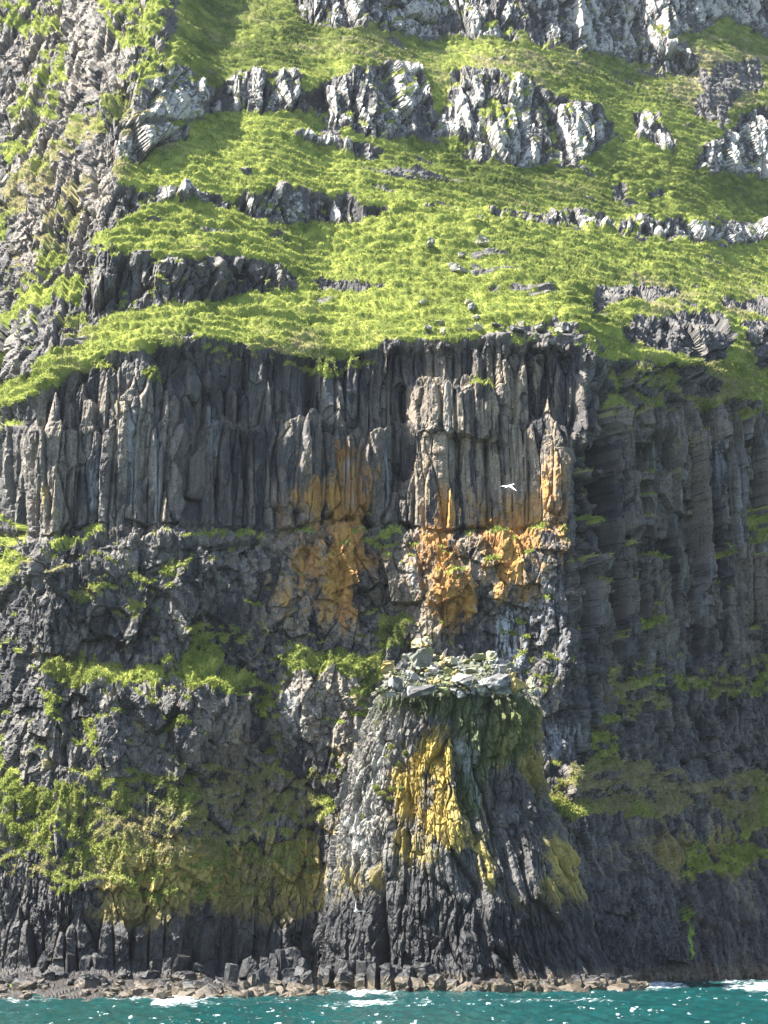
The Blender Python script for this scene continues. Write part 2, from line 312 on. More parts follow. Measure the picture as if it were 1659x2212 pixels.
DEEP = polys("395,840 480,840 470,1130 400,1130@.8", "825,830 880,820 885,1000 850,1120 820,1110@1", "1045,1320 1170,1280 1180,1440 1050,1430@.7", "800,1130 870,1140 860,1400 800,1330@.7", "190,575 590,590 600,640 330,660 200,660@.9", "330,770 560,770 560,840 340,830@.5", "1060,760 1290,770 1290,800 1060,790@.6", "160,1480 190,1480 180,1600 150,1600@.8", "330,1490 345,1490 340,1660 325,1660@.8", "530,1500 600,1540 600,1660 540,1660@.6", r=3)
R = R - 1.5 * PROUD - 3.0 * np.sqrt(np.clip(DOME, 0, 1)) + 1.7 * DEEP
SHELF = np.clip((CVV - 2098) / 54., 0, 1.4) ** 1.15 * sstep(520, 400, CUU) * sstep(-420, -60, CUU)
R = R - 21.5 * SHELF
# horizontal break through the tall columns, the upper length standing back
brk = 925 + 22 * fbm2(CUU / 60., CUU * 0, 77, 3)
R = R + .9 * sstep(brk + 3, brk - 3, CVV) * sstep(740, 780, CVV) * sstep(1250, 1220, CUU) * (1 - PROUD)
Yb = blur(Yb + R, 2, 1, 2)

# ------------------------------------------------------------------ fine grid
def axis(lo, a, b, hi, st, grow):
    mid = np.arange(a, b + st / 2, st)
    left = []; s = st; x = a
    while x > lo: s *= grow; x -= s; left.append(x)
    right = []; s = st; x = mid[-1]
    while x < hi: s *= grow; x += s; right.append(x)
    return np.array(left[::-1] + list(mid) + right)

gu = axis(-560, -24, 1684, 2240, 1.95, 1.035)
gv = axis(-640, -20, 2175, 2262, 1.95, 1.035)
NU, NV = len(gu), len(gv)
U, V = np.meshgrid(gu, gv)
U = U.astype(F32); V = V.astype(F32)
print('grid', NU, NV, NU * NV)
YB = sample(Yb, U, V)
KX, KZ = ray(U, V)
X = (KX * YB).astype(F32); Yw = YB.copy(); Z = (CAM_H + KZ * YB).astype(F32)

def normals(X, Y, Z):
    P = np.stack([X, Y, Z], -1)
    du_ = np.empty_like(P); dv_ = np.empty_like(P)
    du_[:, 1:-1] = P[:, 2:] - P[:, :-2]; du_[:, 0] = P[:, 1] - P[:, 0]; du_[:, -1] = P[:, -1] - P[:, -2]
    dv_[1:-1] = P[:-2] - P[2:]; dv_[0] = P[0] - P[1]; dv_[-1] = P[-2] - P[-1]
    n = np.cross(du_, dv_)
    n /= np.linalg.norm(n, axis=-1, keepdims=True) + 1e-9
    return n

sm = [blur(a, 14, 8, 2) for a in (X, Yw, Z)]
N0 = normals(*sm)
nh = N0[..., :2] / (np.linalg.norm(N0[..., :2], axis=-1, keepdims=True) + 1e-6)
nx, ny = nh[..., 0], nh[..., 1]
tx, ty = -ny, nx

i900 = int(np.argmin(abs(gu - 900)))
ARC = (sm[0] * (1.12 + .25 * sstep(260, 60, U)) + .7 * np.sign(U - 600) * (sm[1] - sm[1][:, [i900]]) * sstep(760, 840, V) * np.where(U > 600, sstep(1180, 1240, U), sstep(300, 180, U))).astype(F32)
frontal = sstep(.80, .93, -ny)

# warped sampling of the layout maps, so that rims are ragged
def warp(u, v, seed, a1=9, s1=34., a2=4.5, s2=11.):
    return (u + a1 * fbm2(u / s1, v / s1, seed, 3) + a2 * vnoise2(u / s2, v / s2, seed + 9),
            v + a1 * fbm2(u / s1 + 40, v / s1, seed + 3, 3) + a2 * vnoise2(u / s2 + 77, v / s2, seed + 12))
U2, V2 = warp(U, V, 31)
hill = sample(HILL, U2, V2); scar = sample(SCAR, U2, V2); outm = sample(OUT_S, U2, V2); ledge = sample(LEDGE, U2, V2)

# ---- rock relief
rock_w = np.clip(1 - hill * (1 - scar) * (1 - outm), 0, 1)
D = np.zeros_like(X)
RNDB = None; RND = np.full(X.shape, .5, F32)

def columns(sel, w, seg, seed, amp, tilt=.55, warpa=.35, segamp=.45):
    """vertical prisms: a Voronoi cell pattern in plan, each cell a flat facet with its own angle, broken at random heights"""
    x = X[sel]; y = Yw[sel]; z = Z[sel]
    wx = warpa * w * fbm2(z / (6 * w), x / (9 * w), seed, 2)
    px = (x + wx) / w; py = (y + .7 * wx) / w
    h, bx, by, f1, f2 = vor2(px, py, seed)
    a = nx[sel]; b = ny[sel]
    k1 = rehash(h, 3); k2 = rehash(h, 5)
    d = -(bx * a + by * b) + (k1 - .5) * 2 * tilt * (bx * tx[sel] + by * ty[sel]) + (k2 - .5) * .5
    sg = seg * (.6 + .9 * rehash(h, 8))
    zi = np.floor(z / sg + rehash(h, 9) * 7 + .12 * vnoise2(px * 3, z / 2., seed + 2))
    hh = _h(h.astype(np.int64), zi.astype(np.int64), np.zeros(1, np.int64), seed)
    d = d + (_f(hh) - .5) * segamp
    e = np.clip((f2 - f1) / .13, 0, 1)
    d = d - (1 - e) * .5
    return d * w * amp, _f(hh)

def rubble(sel, w, seed, amp, zs=1.0):
    x = X[sel]; y = Yw[sel]; z = Z[sel]
    q = .35 * w
    x = x + q * vnoise3(x / w / 1.3, y / w / 1.3, z / w / 1.3, seed + 4)
    h, B, f1, f2 = vor3(x / w, y / w, z / w / zs, seed)
    g = [rehash(h, 11 + k) - .5 for k in range(3)]
    d = (rehash(h, 20) - .5) * .8 + 1.5 * (g[0] * B[0] + g[1] * B[1] + g[2] * B[2]) - .07 * (1 - np.clip((f2 - f1) / .12, 0, 1))
    return d * w * amp, rehash(h, 21)

def facets(sel, w, h, seed, amp, tilt=.8, warp_=.4, up=.9):
    s_ = ARC[sel]; z = Z[sel]
    a = s_ / w + warp_ * fbm2(z / (3.5 * w), s_ / (6 * w), seed, 3)
    i = np.floor(a).astype(np.int64)
    hh, bx, by, f1, f2 = vor2(a, z / h + .7 * vnoise2(a, z / h * .3, seed + 1), seed)
    k1 = rehash(hh, 31); k2 = rehash(hh, 32); k3 = rehash(hh, 33)
    d = (k2 - .5) * 1.0 + (k1 - .5) * 2 * tilt * bx + (k3 - .62) * up * by - .32 * (1 - np.clip((f2 - f1) / .14, 0, 1))
    return d * w * amp, k2
col_zone = polys("-620,800 150,790 560,760 1240,745 1300,900 1240,1140 820,1150 500,1140 250,1160 0,1180 -620,1250", r=4)
colR_zone = polys("1260,860 1450,880 2300,860 2300,1420 1240,1420 1230,1150", r=8)
mass_zone = polys("-620,1180 250,1160 830,1145 1240,1140 1230,1660 700,1680 -620,1720", r=4)
smal_zone = polys("-620,1820 300,1830 750,1740 1180,1740 2300,1750 2300,2300 -620,2300", r=6)
head_zone = polys("-620,-800 380,-800 370,100 250,280 250,400 200,560 190,690 60,850 -620,1050", r=4)
cz = sample(col_zone, U2, V2); cr = sample(colR_zone, U2, V2); mz = sample(mass_zone, U2, V2); sz = sample(smal_zone, U2, V2) * (1 - np.clip(sample(SHELF, U, V) * 8, 0, 1) * (U < 560)); hz = sample(head_zone, U2, V2)
ap0 = np.clip(sample(SHELF, U, V) * 8, 0, 1) * (U < 560)
base_block = (1 - ap0) * sample(polys("-620,1990 330,1990 480,1985 700,2010 700,2200 -620,2200", r=4), U2, V2)
def acc(mask, fn, *a, wt=1.0, **k):
    sel = mask > .02
    d, r = fn(sel, *a, **k)
    D[sel] += d * mask[sel] * wt
    RND[sel] = RND[sel] + (r - .5) * mask[sel] * .7
cf = cz * rock_w * frontal; cs = cz * rock_w * (1 - frontal)
acc(cf, columns, 5.2, 26, 101, .30, segamp=.5, tilt=.6, warpa=.2)
acc(cf, columns, 1.9, 13, 102, .56, segamp=.45, warpa=.16, tilt=.75)
acc(cf, columns, .9, 6, 115, .26, segamp=.8, warpa=.25)
acc(cs, facets, 2.0, 7, 131, .6)
acc(cz * rock_w, facets, 1.1, 4.5, 132, .14)
crf = cr * rock_w * sstep(.42, .62, -ny); crs = cr * rock_w - crf
acc(crf, columns, 5.5, 20, 103, .40, segamp=.9, tilt=.9, warpa=.2)
acc(crf, columns, 2.0, 9, 116, 1.0, segamp=.8, tilt=1.0, warpa=.2)
acc(crf, columns, .95, 4, 117, .34, segamp=1.0, warpa=.3)
acc(crs, facets, 1.7, 8, 138, .6, up=.6)
acc(cr * rock_w, rubble, 3.2, 139, .20, 1.6)
acc(mz * rock_w, rubble, 6.5, 104, .26, 1.3)
acc(mz * rock_w, rubble, 2.7, 105, .34, 1.5)
acc(mz * rock_w, rubble, 1.0, 118, .40, 1.3)
acc(mz * rock_w, facets, 2.4, 4.5, 119, .25)
acc(sz * rock_w * (1 - base_block), facets, 1.0, 2.8, 106, .62)
acc(sz * rock_w * (1 - base_block), facets, .6, 1.4, 126, .45)
acc(sz * rock_w * (1 - base_block), rubble, 4.5, 109, .25, 1.4)
acc(base_block * rock_w, columns, 1.9, 8, 110, .6, tilt=.7)
acc(hz * rock_w, facets, 4.2, 14, 107, .55, up=.4)
acc(hz * rock_w, rubble, 1.3, 127, .5, 2.4)
acc(hz * rock_w, rubble, 2.6, 108, .32, 1.8)
om = outm * sstep(800, 720, V)
acc(om, facets, 6.5, 16, 111, .42, up=.5)
acc(om, facets, 2.3, 8, 121, .66, up=.6, tilt=1.)
acc(om, facets, 1.1, 3.2, 128, .30, up=.6)
rest = np.clip(rock_w - cz - cr - mz - sz - hz - om, 0, 1)
acc(rest, facets, 3.5, 6, 134, .45)
acc(rest, facets, 1.5, 4, 122, .55)
acc(rest, rubble, 3.0, 113, .26, 1.4)
acc(rest, rubble, 1.0, 123, .36, 1.3)
acc(rock_w * (1 - .7 * cz), rubble, .62, 135, .34, 1.5)
apron = sample(SHELF, U, V) > .05
ap = np.clip(sample(SHELF, U, V) * 6, 0, 1) * (U < 560)
acc(ap, rubble, 3.0, 136, .30)
fine = rock_w * (.24 * fbm3(X / .6, Yw / .6, Z / .9, 120, 3) + .55 * fbm3(X / 4.0, Yw / 4.0, Z / 7., 124, 3))
D += fine
D *= (1 - .85 * ap)
D *= 1 - .5 * sstep(.75, .95, np.abs(nx)) * (V > 760) * (U > 1150)
# outcrops stand a little proud of the turf
D += om * .9
# recess under lips where turf overhangs
# ---- turf relief
turf = 1 - rock_w
hum = .8 * fbm2(X / 8., Z / 5., 140, 3) + (.35 + .9 * np.clip(.5 + fbm2(X / 16., Z / 9., 141, 2), 0, 1)) * np.sqrt(np.abs(vnoise2(X / 2.9 + .6 * vnoise2(X / 5, Z / 3, 143), Z / 1.35, 144)) + .02) + .45 * np.sqrt(np.abs(vnoise2(X / 1.25, Z / .62, 146)) + .02) + .2 * fbm2(X / .6, Z / .4, 148, 2)
terr = .30 * np.sin((Z + 1.7 * fbm2(X / 9., Z / 6., 150, 2)) * 2 * np.pi / 2.3)
DT = turf * (hum + terr)
gent = sstep(.22, .45, N0[..., 2])
X1 = X + (nx * (1 - gent) + N0[..., 0] * gent) * D + N0[..., 0] * DT
Y1 = Yw + (ny * (1 - gent) + N0[..., 1] * gent) * D + N0[..., 1] * DT
Z1 = Z + N0[..., 2] * gent * D + N0[..., 2] * DT

# ---- classify turf / rock
sm1 = [blur(a, 2, 2, 1) for a in (X1, Y1, Z1)]
N1 = normals(*sm1)
gn = fbm2(U / 26., V / 15., 160, 4)
bare = np.clip(fbm2(X / 9. + 3, Z / 3.2, 163, 4) - .24, 0, 1) * 2.2 * sstep(.9, .6, np.abs(U - 700) / 1400)
gf = hill * (1 - scar * 1.15) * (1 - outm * 1.25)
score = np.where(hill > .3, gf + .10 * gn - bare + .35 * (N1[..., 2] - .45) * outm, 0)
up = N1[..., 2]
led = ledge - .50 + .55 * gn + .85 * (up - .32)
led = np.where(ledge > .02, led, -1)
# seepage ledges elsewhere: turf only on the flattest steps
sparse = (up > .62) & (gn > .05) & (V > 600) & (V < 1900) & (hz + mz + cr > .4)
is_g = (score > .5) | ((om > .4) & (up > .40) & (gn > .22)) | (led > 0.02) | sparse
sub = Z1 < 3.0
is_g &= ~(sub | (V > 2000))
# tidy single specks
cnt = blur(is_g.astype(F32), 1, 1, 1)
is_g = np.where(cnt > .62, True, np.where(cnt < .3, False, is_g))

# where ledge turf grows on rock, cover the cracks with a soft cushion
cush = blur(is_g.astype(F32), 3, 3, 2) * rock_w
X1 = X1 + N0[..., 0] * cush * .25; Y1 = Y1 + N0[..., 1] * cush * .25; Z1 = Z1 + cush * .25 + cush * .12 * vnoise2(X * 1.6, Z * 1.6, 171)
N1 = normals(X1, Y1, Z1)

# ---- attributes
U3, V3 = warp(U, V, 61, 26, 60, 9, 14)
patch = 1.0 + .75 * fbm2(ARC / 3.2, Z / 7., 195, 4)
M1 = np.stack([sample(ORANGE, U3, V3) * patch, np.maximum(np.where((V < 780) & ~((V > 540) & (U < 640)), om, 0) * .51, sample(PALE, U3, V3) * .5), sample(TAN, U3, V3), np.ones_like(U)], -1)
tide = sstep(2.6, .9, Z1 + .7 * fbm2(X / 3., Z / 3., 180, 2)) * np.where(U < 560, .2, .9)
shade_paint = sample(polys("380,830 560,830 560,1130 400,1130@.55", "320,740 1290,745 1280,800 320,835@.6", "810,800 890,800 880,1130 820,1130@.65", "800,1130 870,1130 860,1400 800,1380@.6", "1245,1000 1330,1000 1400,1300 1300,1640 1240,1500@.5", "1250,1560 1700,1560 1700,1680 1250,1680@.35", "150,560 620,570 620,665 150,665@.5", "1270,600 1700,600 1700,900 1270,900@.4", "1240,900 1750,900 1750,1680 1240,1680@.32", "1250,1780 1750,1780 1750,2120 1330,2120@.5", r=6), U3, V3)  # shade painted into alcoves, overhung lip and right wall; earth bank dark too
wet_shade = np.maximum(np.maximum(ap, 0) * .9, np.maximum(sstep(14, 5, Z1 + 3 * fbm2(X / 8., Z / 8., 181, 3)) * .8, shade_paint))  # wetness of shelf and cliff foot, joined with the painted shade
M2 = np.stack([sample(OCHRE, U3, V3), wet_shade, tide, np.ones_like(U)], -1)
strk = sample(STREAK, U + 3 * vnoise2(U / 9., V / 60., 185), V)
M3 = np.stack([strk, sample(ALGAE, U2, V2), sample(HEAD := head_zone, U, V) * 0 + np.where(up > .4, up, 0) * 0, np.ones_like(U)], -1)
dull = np.clip(sample(DULL, U3, V3) + .25 * np.clip(vnoise2(X / 2.4, Z / 1.2, 189) * 1.6, -1, 1) + .55 * fbm2(X / 8., Z / 4., 190, 4), 0, 1)
dry = np.clip(sample(DRY, U3, V3) + .5 * fbm2(X / 6., Z / 3., 191, 4) + .25 * fbm2(X / 22., Z / 12., 193, 2), 0, 1)
G1 = np.stack([dry, dull, vnoise2(X / 1.3, Z / .9, 192) * .5 + .5, np.ones_like(U)], -1)

# ------------------------------------------------------------------ materials
def new_mat(name):
    m = bpy.data.materials.new(name); m.use_nodes = True
    nt = m.node_tree
    for n in list(nt.nodes): nt.nodes.remove(n)
    out = nt.nodes.new('ShaderNodeOutputMaterial')
    return m, nt, out

class NB:
    """a small node builder"""
    def __init__(s, nt): s.nt = nt; s.tc = None
    def n(s, t, **k):
        x = s.nt.nodes.new(t)
        for a, b in k.items(): setattr(x, a, b)
        return x
    def l(s, a, b): s.nt.links.new(a, b)
    def pos(s, sc=(1, 1, 1)):
        g = s.n('ShaderNodeNewGeometry')
        m = s.n('ShaderNodeMapping'); m.inputs['Scale'].default_value = sc
        s.l(g.outputs['Position'], m.inputs['Vector']); return m.outputs[0]
    def obj(s, sc=(1, 1, 1)):
        g = s.n('ShaderNodeTexCoord')
        m = s.n('ShaderNodeMapping'); m.inputs['Scale'].default_value = sc
        s.l(g.outputs['Object'], m.inputs['Vector']); return m.outputs[0]
    def noise(s, vec, sc, det=4, rough=.6, dist=0.):
        x = s.n('ShaderNodeTexNoise'); x.inputs['Scale'].default_value = sc; x.inputs['Detail'].default_value = det
        x.inputs['Roughness'].default_value = rough; x.inputs['Distortion'].default_value = dist
        s.l(vec, x.inputs['Vector']); return x.outputs['Fac']
    def math(s, op, a, b=None, c=None, clamp=False):
        x = s.n('ShaderNodeMath', operation=op, use_clamp=clamp)
        for i, v in enumerate((a, b, c)):
            if v is None: continue
            if isinstance(v, (int, float)): x.inputs[i].default_value = v
            else: s.l(v, x.inputs[i])
        return x.outputs[0]
    def ramp(s, f, a, b):
        x = s.n('ShaderNodeMapRange', interpolation_type='SMOOTHSTEP')
        x.inputs['From Min'].default_value = a; x.inputs['From Max'].default_value = b
        s.l(f, x.inputs['Value']); return x.outputs[0]
    def mix(s, f, a, b):
        x = s.n('ShaderNodeMix', data_type='RGBA')
        if isinstance(f, (int, float)): x.inputs[0].default_value = f
        else: s.l(f, x.inputs[0])
        for i, v in ((6, a), (7, b)):
            if isinstance(v, tuple): x.inputs[i].default_value = (*v, 1)
            else: s.l(v, x.inputs[i])
        return x.outputs[2]
    def attr(s, name):
        x = s.n('ShaderNodeAttribute', attribute_name=name)
        y = s.n('ShaderNodeSeparateColor'); s.l(x.outputs['Color'], y.inputs[0])
        return y.outputs[0], y.outputs[1], y.outputs[2]
    def attrf(s, name):
        return s.n('ShaderNodeAttribute', attribute_name=name).outputs['Fac']
    def bump(s, h, st, dist):
        x = s.n('ShaderNodeBump'); x.inputs['Strength'].default_value = st; x.inputs['Distance'].default_value = dist
        s.l(h, x.inputs['Height']); return x.outputs[0]

def rock_material(name, dark, mid, tan):
    m, nt, out = new_mat(name); b = NB(nt)
    p = b.pos(); pv = b.pos((1, 1, .28)); ps = b.pos((1.6, 1.6, .06))
    orange, pale, tanf = b.attr('M1'); ochre, wet, tide = b.attr('M2'); streak, algae, moss = b.attr('M3')
    rnd = b.attrf('rnd')
    n1 = b.noise(pv, .45, 6, .65); n2 = b.noise(p, 3.0, 4, .7); n3 = b.noise(p, 1.1, 5, .7); n4 = b.noise(ps, 1.0, 4, .6); n5 = b.noise(p, .14, 3); n6 = b.noise(b.pos((1, 1, .6)), 5.5, 4, .75)
    f = b.math('MULTIPLY_ADD', rnd, .85, b.math('MULTIPLY_ADD', n1, 1.25, -.58), clamp=True)
    c = b.mix(f, dark, mid)
    tf = b.math('MULTIPLY', tanf, b.ramp(b.math('MULTIPLY_ADD', rnd, .6, n1), .40, .95))
    c = b.mix(tf, c, tan)
    # grey green and dark weathering runs
    c = b.mix(b.math('MULTIPLY', b.ramp(n4, .52, .66), .68), c, (.027, .028, .032))
    c = b.mix(b.math('MULTIPLY', b.ramp(b.noise(b.pos((1.1, 1.1, .05)), 2.2, 4, .65), .60, .72), .5), c, (.24, .24, .235))
    c = b.mix(b.math('MULTIPLY', b.ramp(n2, .40, .62), .45), (.026, .026, .03), c) if False else b.mix(b.math('MULTIPLY', b.ramp(n2, .56, .34), .55), c, (.028, .028, .031))
    c = b.mix(b.math('MULTIPLY', b.ramp(n6, .50, .36), .55), c, (.020, .020, .022))
    c = b.mix(b.math('MULTIPLY', b.ramp(n6, .58, .72), .5), c, (.20, .19, .18))
    # pale lichen in blotches
    lf = b.ramp(b.math('ADD', b.math('MULTIPLY_ADD', pale, b.math('MULTIPLY_ADD', rnd, .5, .34), b.math('MULTIPLY_ADD', n3, .62, b.math('MULTIPLY', n2, .5))), b.math('MULTIPLY', n5, .3)), 1.0, 1.12)
    c = b.mix(b.math('MULTIPLY', lf, .92), c, (.37, .35, .31))
    # white specks everywhere, sparse
    c = b.mix(b.math('MULTIPLY', b.ramp(n2, .69, .74), .5), c, (.4, .4, .38))
    of = b.ramp(b.math('ADD', orange, b.math('ADD', b.math('MULTIPLY_ADD', n3, 1.1, b.math('MULTIPLY', n4, .9)), b.math('MULTIPLY_ADD', n2, .5, b.math('MULTIPLY', rnd, .3)))), 1.70, 2.25)
    c = b.mix(b.math('MULTIPLY', of, .9), c, b.mix(b.ramp(n1, .4, .65), (.26, .118, .024), (.38, .205, .038)))
    yf = b.ramp(b.math('ADD', ochre, b.math('ADD', b.math('MULTIPLY_ADD', n2, .8, b.math('MULTIPLY', n3, .7)), b.math('MULTIPLY_ADD', rnd, .5, b.math('MULTIPLY', n6, .6)))), 1.60, 2.12)
    c = b.mix(b.math('MULTIPLY', yf, .85), c, b.mix(n1, (.17, .14, .04), (.40, .30, .055)))
    mf = b.ramp(b.math('ADD', moss, b.math('MULTIPLY_ADD', n3, .8, b.math('MULTIPLY', n6, .5))), 1.05, 1.4)
    c = b.mix(b.math('MULTIPLY', mf, .85), c, b.mix(n2, (.030, .045, .014), (.10, .125, .035)))
    sf = b.math('MULTIPLY', streak, b.ramp(n4, .44, .60))
    c = b.mix(b.math('MULTIPLY', sf, .85), c, (.36, .37, .38))
    c = b.mix(b.math('MULTIPLY', wet, .9), c, (.011, .011, .0125))  # wetness, and the shade painted on the cliff, darken the rock
    c = b.mix(b.math('MULTIPLY', tide, b.ramp(n3, .25, .55)), c, b.mix(n2, (.05, .038, .027), (.15, .115, .075)))
    c = b.mix(b.math('MULTIPLY', b.ramp(b.math('ADD', algae, b.math('MULTIPLY_ADD', n6, .7, b.math('MULTIPLY', n3, .5))), .95, 1.25), 1.0), c, (.15, .22, .025))
    bs = b.n('ShaderNodeBsdfPrincipled'); b.l(c, bs.inputs['Base Color'])
    bs.inputs['Specular IOR Level'].default_value = .35
    rr = b.n('ShaderNodeMapRange'); b.l(wet, rr.inputs[0]); rr.inputs[3].default_value = .78; rr.inputs[4].default_value = .42
    b.l(rr.outputs[0], bs.inputs['Roughness'])
    hgt = b.math('ADD', b.math('MULTIPLY_ADD', n2, .5, b.math('MULTIPLY', n6, .5)), n1)
    b.l(b.bump(hgt, .8, .35), bs.inputs['Normal'])
    b.l(bs.outputs[0], out.inputs[0])
    return m

ROCK = rock_material('weathered_basalt', (.027, .026, .027), (.185, .166, .140), (.280, .218, .148))

def grass_material(name):
    m, nt, out = new_mat(name); b = NB(nt)
    p = b.pos()
    dry, dull, rn = b.attr('G1')
    n1 = b.noise(p, .8, 4, .7); n2 = b.noise(p, 4.0, 3, .7)
    c = b.mix(b.math('MULTIPLY_ADD', n1, .7, b.math('MULTIPLY_ADD', rn, .7, -.3), clamp=True), (.105, .140, .036), (.435, .460, .110))
    c = b.mix(b.math('MULTIPLY', dull, .85), c, b.mix(n1, (.030, .048, .016), (.085, .112, .034)))
    c = b.mix(b.ramp(b.math('ADD', dry, b.math('MULTIPLY_ADD', n1, .8, b.math('MULTIPLY', rn, .35))), .95, 1.45), c, b.mix(n2, (.17, .145, .075), (.36, .32, .17)))
    d = b.n('ShaderNodeBsdfDiffuse'); b.l(c, d.inputs[0])
    t = b.n('ShaderNodeBsdfTranslucent'); b.l(c, t.inputs[0])
    mx = b.n('ShaderNodeMixShader'); mx.inputs[0].default_value = .42
    b.l(d.outputs[0], mx.inputs[1]); b.l(t.outputs[0], mx.inputs[2])
    b.l(mx.outputs[0], out.inputs[0])
    return m
GRASS = grass_material('cliff_grass')

# ------------------------------------------------------------------ mesh helpers
def make_mesh(name, verts, quads, mat, attrs=None, smooth=False, tris=None):
    me = bpy.data.meshes.new(name)
    nv = len(verts); nq = len(quads) if quads is not None else 0; nt = len(tris) if tris is not None else 0
    me.vertices.add(nv); me.vertices.foreach_set('co', np.ascontiguousarray(verts, F32).ravel())
    loops = []; starts = []
    if nq: loops.append(np.asarray(quads, np.int32).ravel()); starts.append(np.arange(nq, dtype=np.int32) * 4)
    if nt: loops.append(np.asarray(tris, np.int32).ravel()); starts.append(nq * 4 + np.arange(nt, dtype=np.int32) * 3)
    loops = np.concatenate(loops); starts = np.concatenate(starts)
    me.loops.add(len(loops)); me.loops.foreach_set('vertex_index', loops)
    me.polygons.add(len(starts)); me.polygons.foreach_set('loop_start', starts)
    me.update(calc_edges=True)
    me.polygons.foreach_set('use_smooth', np.full(len(starts), bool(smooth)))
    for k, a in (attrs or {}).items():
        if a.ndim == 2:
            at_ = me.attributes.new(k, 'FLOAT_COLOR', 'POINT'); at_.data.foreach_set('color', np.ascontiguousarray(a, F32).ravel())
        else:
            at_ = me.attributes.new(k, 'FLOAT', 'POINT'); at_.data.foreach_set('value', np.ascontiguousarray(a, F32))
    me.materials.append(mat)
    return me

def link(name, me, parent=None, loc=None):
    o = bpy.data.objects.new(name, me); COL.objects.link(o)
    if parent is not None: o.parent = parent
    if loc is not None: o.location = loc
    return o

def tag(o, label=None, cat=None, group=None, kind=None):
    if label: o['label'] = label
    if cat: o['category'] = cat
    if group: o['group'] = group
    if kind: o['kind'] = kind
    return o

# ------------------------------------------------------------------ cut the grid into things
VX = np.stack([X1, Y1, Z1], -1).reshape(-1, 3)
idx = np.arange(NU * NV).reshape(NV, NU)
Q = np.stack([idx[1:, :-1], idx[1:, 1:], idx[:-1, 1:], idx[:-1, :-1]], -1).reshape(-1, 4)
gq = is_g[1:, :-1].reshape(-1)
oid = OUT_ID[np.clip(((V2 - CV0) / CST).astype(int), 0, NCV - 1), np.clip(((U2 - CU0) / CST).astype(int), 0, NCU - 1)]
oid = np.where(V < 790, oid, -1)[1:, :-1].reshape(-1)
Uq = U[1:, :-1].reshape(-1); Vq = V[1:, :-1].reshape(-1)
hzq = hz[1:, :-1].reshape(-1); czq = cz[1:, :-1].reshape(-1)
urq = np.interp(Vq, cv, ur[:, 0])
cls = np.full(len(Q), 900, np.int16)                 # lower tier
cls[czq > .5] = 901                                   # columned tier
cls[hzq > .5] = 902                                   # headland to the left
cls[(Uq > urq + 6) & (Vq > 600)] = 903                # recessed wall on the right
cls[(Vq > 1790) & (Uq < 760)] = 904                   # foot of the cliff
cls[(Vq < 740) & (cls != 902) & (cls != 903)] = 901
cls = np.where((oid >= 0), oid, cls)
cls = np.where(gq, 1000, cls)
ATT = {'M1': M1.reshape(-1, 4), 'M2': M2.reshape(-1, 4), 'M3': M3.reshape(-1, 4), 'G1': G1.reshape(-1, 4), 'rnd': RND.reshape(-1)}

def submesh(name, qs, mat, keys, smooth=False):
    ids, inv = np.unique(qs, return_inverse=True)
    return make_mesh(name, VX[ids], inv.reshape(-1, 4), mat, {k: ATT[k][ids] for k in keys}, smooth)

RK = ('M1', 'M2', 'M3', 'rnd')
for c, nm, lab, cat, kind in ((901, 'cliff', 'main cliff wall of tall grey basalt columns with orange lichen', 'cliff', 'structure'),
                        (900, 'cliff', 'lower tier of massive dark rock with grassy ledges, behind the sea stack', 'cliff', 'structure'),
                        (902, 'cliff', 'rough columned headland face down the left edge', 'cliff', 'structure'),
                        (903, 'cliff', 'shaded dark wall set back on the right of the main columns', 'cliff', 'structure'),
                        (904, 'cliff', 'ochre lichened foot of the cliff left of the sea stack, dark at the waterline', 'cliff', 'structure')):
    qs = Q[cls == c]
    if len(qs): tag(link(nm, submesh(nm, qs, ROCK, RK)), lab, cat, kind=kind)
SHORT = ["knobbly top crag", "dark top crag", "top corner crag", "four lobed outcrop", "rounded columns", "pale ledge under the rounded columns", "low middle crag", "big columned crag", "thin ledge under the big crag", "slim white rocks", "blotched edge crag", "pale block row", "grey rock band", "broken white row", "long rock wall", "dark grass stone", "pale grass stone", "dark earth bank", "speckled edge rock"]
NQU = NU - 1
used_lab = set()
for k, (s, lab) in enumerate(OUTCROPS):
    if not lab: continue
    left = set(np.nonzero(cls == k)[0].tolist()); comps = []
    while left:
        st_ = [left.pop()]; cc = []
        while st_:
            q = st_.pop(); cc.append(q)
            for d_ in (1, -1, NQU, -NQU):
                if q + d_ in left: left.discard(q + d_); st_.append(q + d_)
        comps.append(np.array(cc))
    comps.sort(key=len, reverse=True)
    nm, cat = ('earth_bank', 'earth bank') if 'earth' in lab else ('rock_outcrop', 'rock outcrop')
    for n_, cc in enumerate(comps):
        if n_ and len(cc) < 70:
            cls[cc] = 1000; continue
        l_ = lab
        if n_:
            du_ = float(Uq[cc].mean() - Uq[comps[0]].mean()); dv_ = float(Vq[cc].mean() - Vq[comps[0]].mean())
            rel = ('on the outer side of' if (du_ > 0) == (Uq[comps[0]].mean() > 830) else 'on the inner side of') if abs(du_) > abs(dv_) * 1.4 else ('under' if dv_ > 0 else 'above')
            for sz__ in (('large', 'wide', 'stout', 'rugged') if len(cc) > 900 else ('middling', 'blunt', 'cracked', 'squat', 'rough')) if len(cc) > 250 else ('small', 'tiny', 'thin', 'slight', 'lesser', 'low'):
                l_ = f'{sz__} separate piece of rock {rel} the {SHORT[k]}'
                if l_ not in used_lab: break
            used_lab.add(l_)
        tag(link(nm, submesh(nm, Q[cc], ROCK, RK)), l_, cat, group='rock outcrops in the upper grass')

